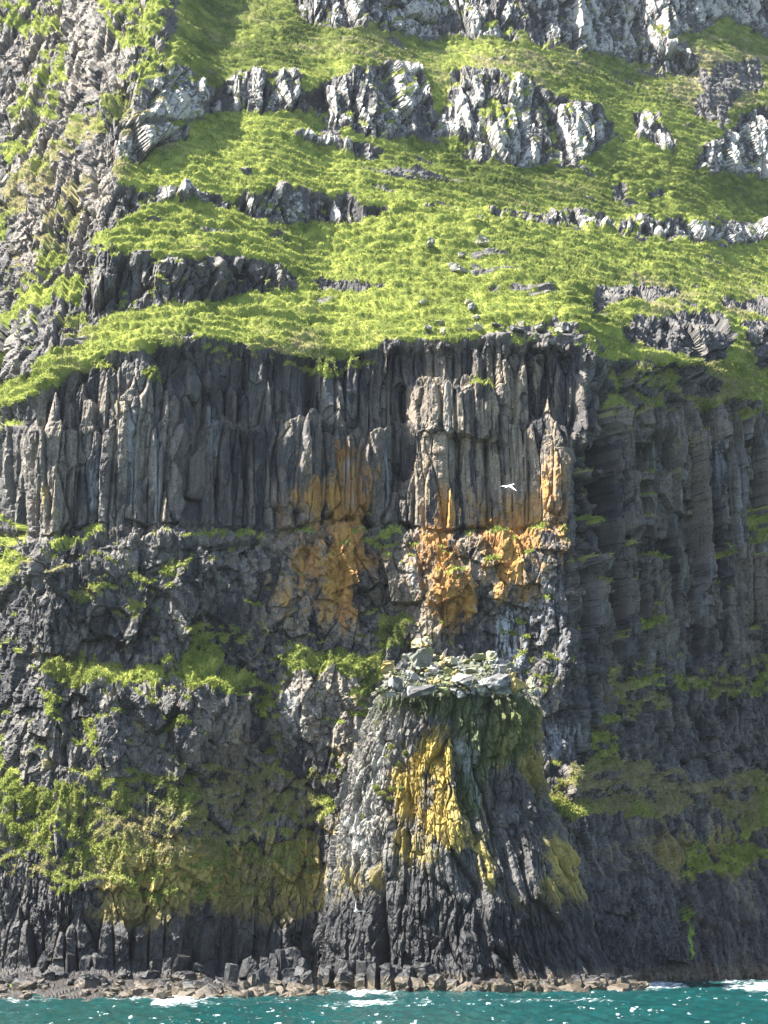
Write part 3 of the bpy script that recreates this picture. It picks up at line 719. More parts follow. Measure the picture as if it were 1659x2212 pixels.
# plateau that closes the hill top behind
tx0 = VX.reshape(NV, NU, 3)[0]
pl = np.concatenate([tx0, tx0 + np.array([0, 260, 6.])]).astype(F32)
pq = np.stack([np.arange(NU - 1), np.arange(1, NU), np.arange(1, NU) + NU, np.arange(NU - 1) + NU], -1)

# ------------------------------------------------------------------ grass: turf surface plus tufts, one mesh
gverts, ginv = np.unique(Q[cls == 1000], return_inverse=True)
Nn = N1.reshape(-1, 3)
cand = gverts
inside = (U.reshape(-1)[cand] > -60) & (U.reshape(-1)[cand] < 1720) & (V.reshape(-1)[cand] > -60)
cand = cand[inside]
low = V.reshape(-1)[cand] > 790
pick = cand[rng.random(len(cand)) < np.where(low, .62, .36)]
nT = len(pick); NB_ = 3
print('tufts', nT)
base = np.repeat(VX[pick], NB_, 0); nn = np.repeat(Nn[pick], NB_, 0)
dist = base[:, 1:2]
hgt = (.16 + .22 * rng.random((len(base), 1))) * (.7 + .6 * np.repeat(rng.random((nT, 1)), NB_, 0)) * np.clip(dist / 190, .8, 1.4) * np.repeat(np.where(V.reshape(-1)[pick] > 790, np.where(U.reshape(-1)[pick] > 1000, 1.4, .8), 1.0), NB_)[:, None]
lean = rng.normal(0, .32, (len(base), 3))
dirv = nn * .75 + np.array([0, 0, .55]) + lean; dirv /= np.linalg.norm(dirv, axis=1, keepdims=True)
side = np.cross(dirv, rng.normal(0, 1, (len(base), 3))); side /= np.linalg.norm(side, axis=1, keepdims=True) + 1e-6
wid = .045 + .07 * rng.random((len(base), 1))
b0 = base + rng.normal(0, .12, (len(base), 3)) - nn * .08
mid = b0 + dirv * hgt * .55
tip = b0 + dirv * hgt + (nn * .25 - np.array([0, 0, .32])) * hgt * .5
TV = np.stack([b0 - side * wid, b0 + side * wid, mid + side * wid * .8, mid - side * wid * .8, tip], 1).reshape(-1, 3)
nb = len(base); o5 = np.arange(nb) * 5
off = len(gverts)
tq = np.stack([o5, o5 + 1, o5 + 2, o5 + 3], -1) + off
tt = np.stack([o5 + 3, o5 + 2, o5 + 4], -1) + off
ga = ATT['G1'][np.repeat(pick, NB_)].copy()
ga[:, 2] = np.clip(ga[:, 2] * .45 + .62 * rng.random(nb), 0, 1); ga[:, 0] = np.clip(ga[:, 0] + rng.normal(0, .16, nb), 0, 1)
ga = np.repeat(ga, 5, 0)
me = make_mesh('grass', np.concatenate([VX[gverts], TV]), np.concatenate([ginv.reshape(-1, 4), tq]), GRASS, {'G1': np.concatenate([ATT['G1'][gverts], ga])}, True, tt)
tag(link('grass', me), 'bright green and straw coloured grass covering the slopes and ledges of the cliff', 'grass', kind='stuff')
pm = make_mesh('plateau', pl, pq, GRASS, {'G1': np.tile(np.array([[.3, .4, .5, 1]], F32), (len(pl), 1))})
tag(link('hilltop', pm), 'grassy hilltop behind the upper crags', 'hill', kind='structure')
print('cliff', round(time.time() - T0, 1))

# ------------------------------------------------------------------ the sea stack
YC = 177.0
sv = np.concatenate([np.arange(1490, 2180, 1.7)])
pl_u = curve([1490, 1500, 1560, 1640, 1700, 1800, 1900, 2000, 2080, 2130, 2180], [806, 801, 781, 757, 742, 715, 703, 694, 678, 668, 664], sv)
pr_u = curve([1490, 1500, 1560, 1640, 1700, 1750, 1840, 1900, 1960, 2050, 2120, 2180], [1150, 1155, 1161, 1170, 1180, 1191, 1236, 1256, 1276, 1300, 1330, 1340], sv)
pl_u = pl_u + 5 * fbm2(sv / 40., sv * 0, 300, 3); pr_u = pr_u + 6 * fbm2(sv / 35., sv * 0 + 9, 301, 3)
kxl, kz_s = ray(pl_u, sv); kxr, _ = ray(pr_u, sv)
xl = kxl * (YC - 1); xr = kxr * (YC - 1); sz_ = CAM_H + kz_s * (YC - 6.0)
xc = (xl + xr) / 2; rx = (xr - xl) / 2
plan = np.array([(-1, .15), (-.88, -.42), (-.60, -.74), (-.02, -1.0), (.34, -.86), (.70, -.70), (.96, -.30), (1, .15), (.7, .85), (-.7, .85)])
th = np.concatenate([np.linspace(-math.pi * 1.02, .02 * math.pi, 900), np.linspace(.02 * math.pi, .98 * math.pi, 120)[1:-1]])
def plan_r(t):
    d = np.stack([np.cos(t), np.sin(t)], -1); r = np.full(t.shape, 9.)
    for i in range(len(plan)):
        a = plan[i]; e = plan[(i + 1) % len(plan)] - a
        den = d[:, 0] * e[1] - d[:, 1] * e[0]
        den = np.where(np.abs(den) < 1e-9, 1e-9, den)
        k = (a[0] * e[1] - a[1] * e[0]) / den
        q = (a[0] * d[:, 1] - a[1] * d[:, 0]) / den
        ok = (k > 0) & (q >= -1e-6) & (q <= 1 + 1e-6)
        r = np.where(ok & (k < r), k, r)
    return r
pr_ = plan_r(th)
kk = 9; pr_ = np.convolve(np.concatenate([pr_[-kk:], pr_, pr_[:kk]]), np.ones(2 * kk + 1) / (2 * kk + 1), 'valid')
TH, ZI = np.meshgrid(th, np.arange(len(sv)))
cth = np.cos(TH); sth = np.sin(TH)
RX = rx[:, None] * pr_[None, :]; RY = (rx * .93)[:, None] * pr_[None, :]
# the face twists a little with height
SX = (xc[:, None] + RX * cth).astype(F32); SY = (YC + RY * sth).astype(F32); SZ = np.repeat(sz_[:, None], len(th), 1).astype(F32)
SN = normals(blur(SX, 10, 8, 2), blur(SY, 10, 8, 2), blur(SZ, 10, 8, 2)); SN = SN * np.where((SN[..., 0] * cth + SN[..., 1] * sth) > 0, 1, -1)[..., None]
sU, sV = project(SX, SY, SZ); sU = sU.astype(F32); sV = sV.astype(F32)
arc = (np.cumsum(np.abs(np.diff(th, prepend=th[0]))) * 13.)[None, :] + 0 * SX     # fixed plan arc, so that ribs flare out downwards
arc = arc.astype(F32)
bend = .55 * fbm2(arc / 5., SZ / 6., 310, 3) + .012 * (SZ - 14) * (SZ - 14) * .15 * np.sin(arc / 6.)
def ribs(w, seg, seed, amp):
    h, bx, by, f1, f2 = vor2((arc + bend) / w, SZ / seg + rehash(np.floor((arc + bend) / w).astype(np.int64).astype(np.uint32), seed) * 5, seed)
    k1 = rehash(h, 31); k2 = rehash(h, 32); k3 = rehash(h, 33)
    d = (k2 - .5) * .9 + (k1 - .5) * 1.3 * bx + (k3 - .65) * .8 * by - .35 * (1 - np.clip((f2 - f1) / .2, 0, 1))
    return d * amp, k2
upz = sstep(12, 20, SZ)
r1, k_1 = ribs(.72, 2.3, 320, .52); r2, k_2 = ribs(.40, 1.1, 321, .30); r4, k_4 = ribs(.80, 5.0, 324, .55); r3, k_3 = ribs(2.6, 7, 322, 1.2)
_fl = lambda a: a.reshape(-1)
hq, Bq, fq1, fq2 = vor3(_fl(SX) / .7, _fl(SY) / .7, _fl(SZ) / 1.3, 325)
kb = (((rehash(hq, 40) - .5) * .9 + 1.6 * ((rehash(hq, 41) - .5) * Bq[0] + (rehash(hq, 42) - .5) * Bq[1] + (rehash(hq, 43) - .6) * Bq[2])  ) * .38).reshape(SX.shape)
SD = kb * (.45 + .55 * upz) + r1 * (.35 + .55 * upz) + r4 * (1 - upz) + r2 * (.55 + .45 * upz) + r3 + .8 * fbm3(SX / 6, SY / 6, SZ / 8, 330, 3) + .22 * fbm3(SX / 1.2, SY / 1.2, SZ / 1.6, 331, 3)
# two deep vertical grooves of the front
for gu_, gv0, gv1, wd, dp in ((872, 1540, 1800, 9, 1.0), (812, 1800, 2120, 13, 2.2), (996, 1540, 1760, 12, 1.0), (1085, 1680, 1960, 12, 1.2)):
    c_ = gu_ + 14 * fbm2(sV / 70., sV * 0 + gu_, 340, 2) + (sV - (gv0 + gv1) / 2) * .12
    SD -= dp * np.exp(-((sU - c_) / wd) ** 2) * sstep(gv0 - 30, gv0 + 60, sV) * sstep(gv1 + 40, gv1 - 40, sV) * (sth < .2)
rim = sstep(1520, 1498, sV)
SD = SD * (1 - .5 * rim)
SX2 = SX + SN[..., 0] * SD; SY2 = SY + SN[..., 1] * SD; SZ2 = SZ + SN[..., 2] * SD * .6
# mossy cap: the rubble mound that carries the boulders, closed to the middle
capz = sz_[0]; ncap = 26
MU = [806, 830, 850, 880, 905, 940, 960, 1010, 1060, 1090, 1120, 1150]; MV = [1490, 1462, 1444, 1424, 1416, 1418, 1421, 1424, 1428, 1442, 1468, 1488]
def mound(x, y):
    """height of the rubble mound over the stack's top"""
    u_ = W_ / 2 + (x / YC) * (FPX * CP + 380 * SP)
    top = np.interp(u_, MU, MV)
    hz_ = (CAM_H + ray(u_, top)[1] * YC) - capz
    f = np.clip(1 - np.abs((y - YC + .5) / (rx[0] * .93)) ** 1.5, 0, 1)
    return capz + np.maximum(hz_, 0) * f
cr_ = []
for i in range(1, ncap + 1):
    f = 1 - i / ncap
    x = xc[0] + (SX2[0] - xc[0]) * f; y = YC + (SY2[0] - YC) * f
    z = SZ2[0] * (f ** 6) + (1 - f ** 6) * (mound(x, y) - .35) + .2 * fbm2(x / .8, y / .8, 350, 2)
    cr_.append(np.stack([x, y, z], -1))
SV_ = np.concatenate([np.stack(cr_[::-1], 0), np.stack([SX2, SY2, SZ2], -1)], 0).astype(F32)
nr, ncl = SV_.shape[:2]
ii = np.arange(nr * ncl).reshape(nr, ncl); jn = np.roll(ii, -1, 1)
SQ = np.stack([ii[1:], jn[1:], jn[:-1], ii[:-1]], -1).reshape(-1, 4)
w1, w2 = warp(sU, sV, 360, 9, 26, 5, 8)
pt_ = .74 + .95 * fbm2(arc / 2.2, SZ / 4.5, 371, 4)
s_or = .95 * pt_ * sample(polys("885,1600 940,1560 985,1600 988,1730 1010,1800 1000,1860 940,1850 900,1810 870,1830 845,1790 838,1700 870,1640@1", "1165,1590 1180,1600 1185,1690 1172,1700@.9", "1188,1740 1200,1760 1215,1830 1200,1850@.8", r=7), w1, w2)
s_yl = (1.22 + .25 * (sU > 1120)) * pt_ * sample(polys("840,1690 870,1640 900,1560 985,1570 990,1700 1050,1760 1075,1860 1088,1940 1050,1950 1000,1905 900,1850 850,1850@.9", "1185,1700 1215,1790 1250,1850 1275,1950 1230,1945 1190,1930 1185,1850@1.35", "700,1800 725,1750 735,1760 715,1900 698,1950@.8", "730,1860 860,1820 870,1930 800,1970 730,1950@.42", "1090,1530 1170,1530 1180,1720 1120,1700 1050,1640@1", "690,1920 720,1900 715,2000 690,2010@.7", "1030,1880 1080,1880 1090,1960 1050,1965@.8", "1130,1830 1150,1830 1145,1960 1135,1960@.6", "1090,1920 1290,1940 1290,1990 1100,1990@.45", "850,1900 880,1850 880,1990 850,2010@.5", r=7), w1, w2)
s_pale = (.74 + .3 * (pt_ - .74)) * sample(polys("800,1500 870,1505 875,1600 850,1700 830,1820 790,1890 710,1900 720,1790 750,1680 780,1560@.62", "800,1495 1160,1495 1150,1530 810,1530@.4", "985,1600 1010,1590 1050,1720 1040,1740@.5", r=5), w1, w2)
s_moss = sample(polys("800,1495 1155,1495 1160,1600 1130,1660 1060,1640 1060,1740 1010,1760 985,1700 985,1560 900,1540 800,1540@1", "1060,1740 1180,1700 1190,1840 1080,1860@.35", "740,1500 840,1540 860,1700 780,1800 720,1800@.42", "990,1650 1045,1700 1050,1780 1000,1780@1", r=6), w1, w2)
s_strk = sample(polys("985,1600 1010,1600 1050,1730 1040,1740", "1085,1755 1130,1740 1130,1790 1095,1795@.9", "960,1960 990,1940 990,2000 965,2010@.4", "1030,1500 1050,1500 1045,1560 1030,1560@.6", r=2), sU + 3 * vnoise2(sU / 8, sV / 40, 361), sV)
ones = np.ones_like(SX)
wet_s = 1.15 * sstep(1890, 1960, sV + 26 * fbm2(sU / 40., sV / 60., 365, 3) - 35 * np.exp(-((sU - 1060) / 60.) ** 2) + 45 * np.exp(-((sU - 900) / 55.) ** 2)) * .85
wet_s = np.maximum(wet_s * (1 - .75 * np.clip(s_yl * 1.3 - .35, 0, 1)), sample(polys("1080,1690 1180,1680 1170,1850 1100,1840@.6", r=6), w1, w2))
tide_s = sstep(2.3, 1.2, SZ2 + .5 * fbm2(SX / 2, SZ / 2, 366, 2))
A1 = np.stack([s_or, s_pale, s_pale * 1.2 + .15, ones], -1); A2 = np.stack([s_yl, wet_s, tide_s, ones], -1); A3 = np.stack([s_strk, 0 * ones, s_moss, ones], -1)
def padcap(a, cap):
    return np.concatenate([np.tile(np.array(cap, F32), (ncap, ncl) + (1,) * (1 if a.ndim == 3 else 0)) if a.ndim == 3 else np.full((ncap, ncl), cap, F32), a], 0)
att = {'M1': padcap(A1, (0, .1, .2, 1)).reshape(-1, 4), 'M2': padcap(A2, (.2, 0, 0, 1)).reshape(-1, 4), 'M3': padcap(A3, (0, 0, .6, 1)).reshape(-1, 4), 'rnd': padcap((k_1 * .4 + k_2 * .3 + .3 * rehash(hq, 40).reshape(SX.shape)).astype(F32), .6).reshape(-1)}
STACKM = rock_material('stack_basalt', (.034, .034, .038), (.145, .137, .125), (.27, .24, .19))
stack_o = tag(link('sea_stack', make_mesh('sea_stack', SV_.reshape(-1, 3), SQ, STACKM, att)), 'flat topped sea stack of ribbed basalt with yellow and orange lichen, standing at the waterline', 'sea stack')

# cushions of thrift and grass on the lit left shoulder of the stack, and bright moss on its rim
def cushion(u, v, wpx, hpx, nbl, lab, cat, nm, mat_i, hb):
    d2 = (sU[:, :900] - u) ** 2 + (sV[:, :900] - v) ** 2
    j, i = np.unravel_index(np.argmin(d2), d2.shape)
    p0 = np.array([SX2[j, i], SY2[j, i], SZ2[j, i]]); n0 = SN[j, i]
    tt_ = np.cross(n0, (0, 0, 1.)); tt_ /= np.linalg.norm(tt_); bb = np.cross(tt_, n0)
    a = wpx / FPX * SY2[j, i] / 2; c = hpx / FPX * SY2[j, i] / 2
    r_ = np.sqrt(rng.random(nbl)); ph = rng.random(nbl) * 2 * np.pi
    dome = np.sqrt(np.clip(1 - r_ ** 2, 0, 1))
    b_ = p0 + tt_ * (r_ * np.cos(ph) * a)[:, None] + bb * (r_ * np.sin(ph) * c)[:, None] + n0 * (dome * min(a, c) * .9)[:, None]
    dr = n0 * .8 + np.array([0, 0, .5]) + rng.normal(0, .5, (nbl, 3)); dr /= np.linalg.norm(dr, axis=1, keepdims=True)
    sd_ = np.cross(dr, rng.normal(0, 1, (nbl, 3))); sd_ /= np.linalg.norm(sd_, axis=1, keepdims=True)
    h_ = hb * (.6 + .7 * rng.random((nbl, 1)))
    vv = np.stack([b_ - sd_ * .07, b_ + sd_ * .07, b_ + dr * h_], 1).reshape(-1, 3)
    g = np.stack([np.repeat(np.clip(rng.normal(.45 if mat_i else .05, .2, nbl), 0, 1), 3), np.full(nbl * 3, .25), np.repeat(rng.random(nbl), 3), np.ones(nbl * 3)], -1)
    # a low dome under the blades, so that it is a solid cushion
    rr = np.linspace(0, 1, 7); aa = np.linspace(0, 2 * np.pi, 17)[:-1]
    dv = np.array([p0 + tt_ * (q * math.cos(f) * a) + bb * (q * math.sin(f) * c) + n0 * (math.sqrt(max(0, 1 - q * q)) * min(a, c) * .9 - .05) for q in rr for f in aa])
    dq = np.array([(x * 16 + y, x * 16 + (y + 1) % 16, (x + 1) * 16 + (y + 1) % 16, (x + 1) * 16 + y) for x in range(6) for y in range(16)])
    m = make_mesh(nm, np.concatenate([dv, vv]), dq, GRASS, {'G1': np.concatenate([np.tile([[.45 if mat_i else .0, .25, .6, 1]], (len(dv), 1)), g])}, False, np.arange(nbl * 3).reshape(-1, 3) + len(dv))
    tag(link(nm, m), lab, cat, group='plant cushions on the sea stack')
for (u, v, w_, h_, lab) in (
    (838, 1613, 16, 14, 'round green cushion plant high on the pale side of the stack'), (833, 1632, 18, 12, 'green cushion plant just below the highest round one on the pale side'),
    (855, 1650, 14, 15, 'cushion plant beside the lichen edge at mid height of the pale side'), (816, 1702, 16, 13, 'dark green cushion on the outer part of the wide cushion row'),
    (840, 1703, 24, 16, 'widest green cushion plant in the middle of the pale side'), (826, 1716, 24, 9, 'flat green cushion directly under the widest cushion plant'), (842, 1726, 14, 9, 'small green cushion lowest in the wide cushion row'),
    (867, 1705, 12, 12, 'small cushion between the wide cushion row and the orange lichen'), (783, 1762, 13, 11, 'lone green cushion low near the outer edge of the pale side'), (852, 1575, 12, 10, 'small straw cushion under the mossy rim of the stack'),
    (805, 1560, 13, 11, 'straw coloured cushion on the upper outer edge of the stack'), (862, 1600, 12, 10, 'small cushion beside the top of the orange lichen'), (872, 1625, 12, 13, 'narrow cushion touching the orange lichen near its top')):
    cushion(u, v, w_, h_, 160, lab, 'cushion plant', 'cushion_plant', 1, .22)
for (u, v, w_, h_, lab) in ((990, 1499, 52, 8, 'bright green moss strip on the front rim below the middle boulders'), (873, 1502, 22, 8, 'bright green moss patch on the front rim left of the long dark slab'), (935, 1525, 8, 6, 'small vivid moss tuft just below the rim of the stack')):
    cushion(u, v, w_, h_, 260, lab, 'moss', 'moss_patch', 0, .16)

# ------------------------------------------------------------------ boulders
def stone_material(name, c0, c1, lich, lamt, dark=(.04, .04, .042)):
    m, nt, out = new_mat(name); b = NB(nt)
    p = b.pos(); n1 = b.noise(p, .9, 4, .65); n2 = b.noise(p, 3.5, 5, .7); n3 = b.noise(p, .5, 3, .6)
    oi = b.n('ShaderNodeObjectInfo').outputs['Random']
    c = b.mix(b.math('MULTIPLY_ADD', oi, .5, b.math('MULTIPLY_ADD', n2, .8, -.15), clamp=True), c0, c1)
    c = b.mix(b.math('MULTIPLY', b.ramp(n1, .5, .66), .55), c, dark)
    c = b.mix(b.math('MULTIPLY', b.ramp(b.math('MULTIPLY_ADD', oi, .18, n3), .62 - lamt * .25, .72 - lamt * .2), .85), c, lich)
    c = b.mix(b.math('MULTIPLY', b.ramp(n2, .62, .68), .6), c, (.5, .5, .46))
    bs = b.n('ShaderNodeBsdfPrincipled'); b.l(c, bs.inputs['Base Color']); bs.inputs['Roughness'].default_value = .8; bs.inputs['Specular IOR Level'].default_value = .3
    b.l(b.bump(b.math('ADD', n1, n2), .7, .12), bs.inputs['Normal']); b.l(bs.outputs[0], out.inputs[0])
    return m
ST = {'pale grey': stone_material('pale_stone', (.15, .147, .135), (.33, .32, .285), (.24, .225, .12), .2),
      'yellow lichened': stone_material('lichened_stone', (.16, .15, .11), (.28, .26, .18), (.30, .22, .06), .55),
      'dark grey': stone_material('dark_stone', (.05, .05, .052), (.11, .107, .10), (.30, .29, .26), .15),
      'greenish grey': stone_material('mossy_stone', (.11, .113, .09), (.22, .215, .165), (.15, .165, .055), .5)}

def roughen(bm, amp, r):
    """wear: split every face and push the new corners about"""
    bmesh.ops.triangulate(bm, faces=bm.faces[:])
    for c_, a_ in ((1, 1.), (1, .5)):
        old = set(bm.verts)
        bmesh.ops.subdivide_edges(bm, edges=bm.edges[:], cuts=c_, use_grid_fill=True)
        bm.normal_update()
        for v_ in bm.verts:
            if v_ not in old: v_.co += v_.normal * float(r.normal(-.1, 1)) * amp * a_ + Vector(r.normal(0, .5, 3)) * amp * a_

def stone_mesh(wx, wy, wz, seed, n=15, sq=.62):
    r = np.random.default_rng(seed)
    bm = bmesh.new()
    for _ in range(n):
        d = r.normal(0, 1, 3); d /= np.linalg.norm(d)
        d = np.sign(d) * np.abs(d) ** sq * (.82 + .3 * r.random())
        bm.verts.new((d[0] * wx / 2 * .92, d[1] * wy / 2 * .92, d[2] * wz / 2 * .92))
    res = bmesh.ops.convex_hull(bm, input=bm.verts[:])
    bmesh.ops.delete(bm, geom=[g for g in bm.verts if not g.link_faces], context='VERTS')
    bmesh.ops.dissolve_limit(bm, angle_limit=.16, verts=bm.verts[:], edges=bm.edges[:])
    roughen(bm, min(wx, wy, wz) * .05, r)
    bmesh.ops.recalc_face_normals(bm, faces=bm.faces[:])
    me = bpy.data.meshes.new('boulder'); bm.to_mesh(me); bm.free()
    return me

def boulder(u, v, wpx, hpx, col, lab, seed, Yp=None, nm='boulder', grp='boulders piled on top of the sea stack', rot=None, cat='boulder', deep=.9):
    k = Yp / FPX
    me = stone_mesh(wpx * k, max(wpx, hpx) * k * deep, hpx * k * 1.05, seed)
    me.materials.append(ST[col])
    o = link(nm, me, loc=at(u, v, Yp))
    r = np.random.default_rng(seed + 5)
    o.rotation_euler = (r.normal(0, .15), (r.normal(0, .18) if rot is None else rot), r.normal(0, .35))
    return tag(o, lab, cat, group=grp)

def pile_y(u, v):
    """where the sight line meets the mound"""
    kx, kz = ray(u, v); ys = np.linspace(YC - rx[0] * .98, YC + 3, 120)
    m = mound(kx * ys, ys); z = CAM_H + kz * ys
    hit = np.nonzero(z <= m + .25)[0]
    return float(ys[hit[0]]) if len(hit) else None

KEYS = [
 (913, 1391, 35, 31, 'yellow lichened', 'lone yellow and grey block perched above the rest of the pile', 'the perched block'),
 (912, 1426, 38, 42, 'greenish grey', 'big angular block that carries the perched block', 'the carrier block'),
 (971, 1430, 30, 18, 'pale grey', 'smooth cream white slab near the crest, right of the carrier block', 'the cream slab'),
 (954, 1437, 13, 13, 'yellow lichened', 'small round golden stone beside the cream slab', 'the golden stone'),
 (839, 1442, 29, 24, 'yellow lichened', 'yellow ended boulder sticking out at the left end of the pile', 'the left yellow boulder'),
 (881, 1419, 27, 15, 'greenish grey', 'flat topped block on the crest left of the carrier block', 'the flat crest block'),
 (830, 1484, 27, 21, 'greenish grey', 'grey block at the lowest left corner of the pile', 'the left corner block'),
 (856, 1478, 33, 23, 'dark grey', 'dark block with a white top near the left corner block', 'the dark left block'),
 (1074, 1477, 48, 38, 'dark grey', 'biggest boulder of the pile, dark front with white top', 'the biggest boulder'),
 (1119, 1474, 34, 29, 'yellow lichened', 'square boulder with a yellow stained front right of the biggest boulder', 'the square boulder'),
 (1145, 1474, 19, 25, 'pale grey', 'white boulder at the far right end of the pile', 'the white end boulder'),
 (912, 1491, 60, 22, 'dark grey', 'long dark slab lying on the front rim', 'the long rim slab'),
 (981, 1455, 18, 15, 'yellow lichened', 'yellow wedge stone in the middle of the pile', 'the yellow wedge'),
 (1063, 1417, 24, 21, 'pale grey', 'knobbly pale boulder on the right part of the crest', 'the crest boulder'),
 (1036, 1420, 28, 14, 'greenish grey', 'low long stone on the crest left of the knobbly pale boulder', 'the low crest stone'),
 (890, 1459, 30, 25, 'pale grey', 'white leaning block under the carrier block', 'the leaning white block'),
 (998, 1468, 40, 27, 'dark grey', 'large shaded dark block in the middle of the pile', 'the shaded block'),
 (1043, 1484, 22, 24, 'pale grey', 'upright pale stone just left of the biggest boulder', 'the upright pale stone'),
 (1081, 1450, 30, 19, 'pale grey', 'broad white stone above the biggest boulder', 'the broad white stone'),
 (1097, 1436, 23, 12, 'greenish grey', 'flat stone on the right shoulder of the crest', 'the shoulder stone'),
 (968, 1451, 17, 15, 'greenish grey', 'rounded stone directly left of the yellow wedge', 'the rounded stone'),
 (942, 1472, 12, 14, 'yellow lichened', 'small upright yellow stone above the long rim slab', 'the upright yellow stone'),
 (837, 1463, 15, 17, 'yellow lichened', 'small yellow stone under the left yellow boulder', 'the small left yellow stone'),
 (1092, 1466, 21, 10, 'pale grey', 'flat oval stone resting on the biggest boulder', 'the oval stone'),
 (1009, 1430, 22, 12, 'greenish grey', 'thin dark edged slab on the crest between cream slab and low crest stone', 'the thin slab'),
 (868, 1440, 24, 20, 'dark grey', 'dark tilted block between the left yellow boulder and the carrier block', 'the tilted dark block'),
 (935, 1447, 20, 16, 'pale grey', 'pale chip shaped stone below the golden stone', 'the chip stone'),
 (1020, 1448, 26, 14, 'greenish grey', 'mossy ledge stone in the right middle of the pile', 'the mossy ledge stone')]
placed = []
for k, (u, v, w_, h_, c, lab, nmk) in enumerate(KEYS):
    y_ = pile_y(u, v) or YC - 1.0
    y_ -= w_ / FPX * YC * .25
    boulder(u, v, w_ * 1.32, h_ * 1.32, c, lab, 900 + k, y_, rot=0 if k < 2 else None)
    placed.append((u, v, max(w_, h_) * .5))
nk = len(KEYS)
seen = {}
tries = 0; nfill = 0
outl = np.array([(806, 1498), (826, 1470), (846, 1448), (880, 1418), (905, 1412), (940, 1414), (960, 1416), (1010, 1420), (1062, 1412), (1092, 1434), (1120, 1462), (1154, 1490), (1150, 1504), (1060, 1506), (980, 1508), (900, 1510), (820, 1506)])
otop = lambda u: np.interp(u, outl[:12, 0], outl[:12, 1])
while nfill < 150 and tries < 9000:
    tries += 1
    u = rng.uniform(808, 1154); v = rng.uniform(1414, 1502)
    if v < otop(u) + 3: continue
    s = float(np.clip(rng.lognormal(2.7, .45), 6.5, 36)) * (1 - .45 * tries / 9000)
    if any((u - a) ** 2 + ((v - b) * 1.25) ** 2 < (.80 * (s * .5 + r)) ** 2 for a, b, r in placed): continue
    asp = rng.uniform(.45, .95)
    y_ = pile_y(u, v)
    if y_ is None: continue
    cname = rng.choice(['pale grey', 'pale grey', 'greenish grey', 'dark grey', 'yellow lichened'], p=[.2, .06, .36, .26, .12])
    shape = 'flat' if asp < .58 else ('oblong' if asp < .78 else 'chunky')
    size = 'tiny' if s < 8.5 else ('small' if s < 13 else 'middling')
    j = min(range(nk), key=lambda q: (KEYS[q][0] - u) ** 2 + (KEYS[q][1] - v) ** 2)
    du_, dv_ = u - KEYS[j][0], v - KEYS[j][1]
    rel = ('right of' if du_ > 0 else 'left of') if abs(du_) > abs(dv_) * 1.2 else ('below' if dv_ > 0 else 'above')
    lab = f'{size} {shape} {cname} stone just {rel} {KEYS[j][6]}'
    if lab in seen:
        lab = lab.replace('just ', 'a little further ' if seen[lab] < 2 else 'close by, ')
    seen[lab] = seen.get(lab, 0) + 1
    boulder(u, v, s * 1.12, s * asp * 1.12, cname, lab, 2000 + tries, y_ - .1)
    placed.append((u, v, s * .5)); nfill += 1
print('boulders', nfill, tries)

# loose rocks in the bright grass
def hill_y(u, v):
    i = int(np.argmin(abs(gu - u))); j = int(np.argmin(abs(gv - v)))
    sl_ = (slice(max(0, j - 25), j + 25), slice(max(0, i - 12), i + 12))
    pu, pv_ = project(X1[sl_], Y1[sl_], Z1[sl_])
    near = (abs(pu - u) < 5) & (abs(pv_ - v) < 5)
    return float(Y1[sl_][near].min()) if near.any() else float(Y1[j, i])
for k, (u, v, w_, h_, c, lab, rt) in enumerate((
    (930, 524, 20, 24, 'pale grey', 'slim slanted white rock in bright grass, highest on the outer side', .6), (1041, 521, 34, 20, 'pale grey', 'broad white lobed rock in grass above the long leaning slab', .1),
    (997, 549, 22, 12, 'pale grey', 'small flat white rock in grass just above the long leaning slab', .1), (989, 579, 50, 20, 'pale grey', 'long grey slab leaning in bright grass', .38),
    (913, 650, 17, 13, 'pale grey', 'small white rock alone in bright grass below the long slab', 0), (1014, 652, 22, 14, 'pale grey', 'flat white topped rock, top of the short rock column in grass', .1),
    (1020, 662, 26, 20, 'pale grey', 'largest pale rock in the short rock column in grass', .1), (1028, 682, 16, 12, 'pale grey', 'small rock under the largest pale one in the rock column', .2),
    (1031, 707, 26, 18, 'pale grey', 'pointed pale rock near the grass lip, under the rock column', .5), (1015, 711, 16, 11, 'dark grey', 'small dark rock beside the pointed pale rock', 0),
    (925, 707, 19, 14, 'pale grey', 'rounded pale rock near the grass lip', 0), (958, 714, 14, 17, 'pale grey', 'small upright rock on the lip right of the rounded pale rock', .2), (950, 696, 24, 13, 'greenish grey', 'low half buried rock above the upright lip rock', 0),
    (1072, 703, 24, 13, 'dark grey', 'dark half buried rock in a hollow right of the pointed pale rock', 0), (1118, 712, 40, 15, 'dark grey', 'wide dark rock under a grassy notch on the lip', .15), (1128, 700, 8, 20, 'pale grey', 'thin upright pale stone on the wide dark rock', .1),
    (1162, 706, 26, 14, 'greenish grey', 'grey slab in the row of lip rocks', 0), (1206, 714, 18, 20, 'pale grey', 'square pale rock at the end of the lip row', .1), (1222, 708, 26, 24, 'dark grey', 'dark rock in shade behind the square pale lip rock', 0),
    (1190, 736, 26, 12, 'dark grey', 'low dark rock below the square pale lip rock', 0))):
    boulder(u, v + 2, w_ * 1.1, h_ * 1.15, c, lab, 4000 + k, hill_y(u, v) - .25, nm='rock', grp='loose rocks in the grass', rot=rt, cat='rock')

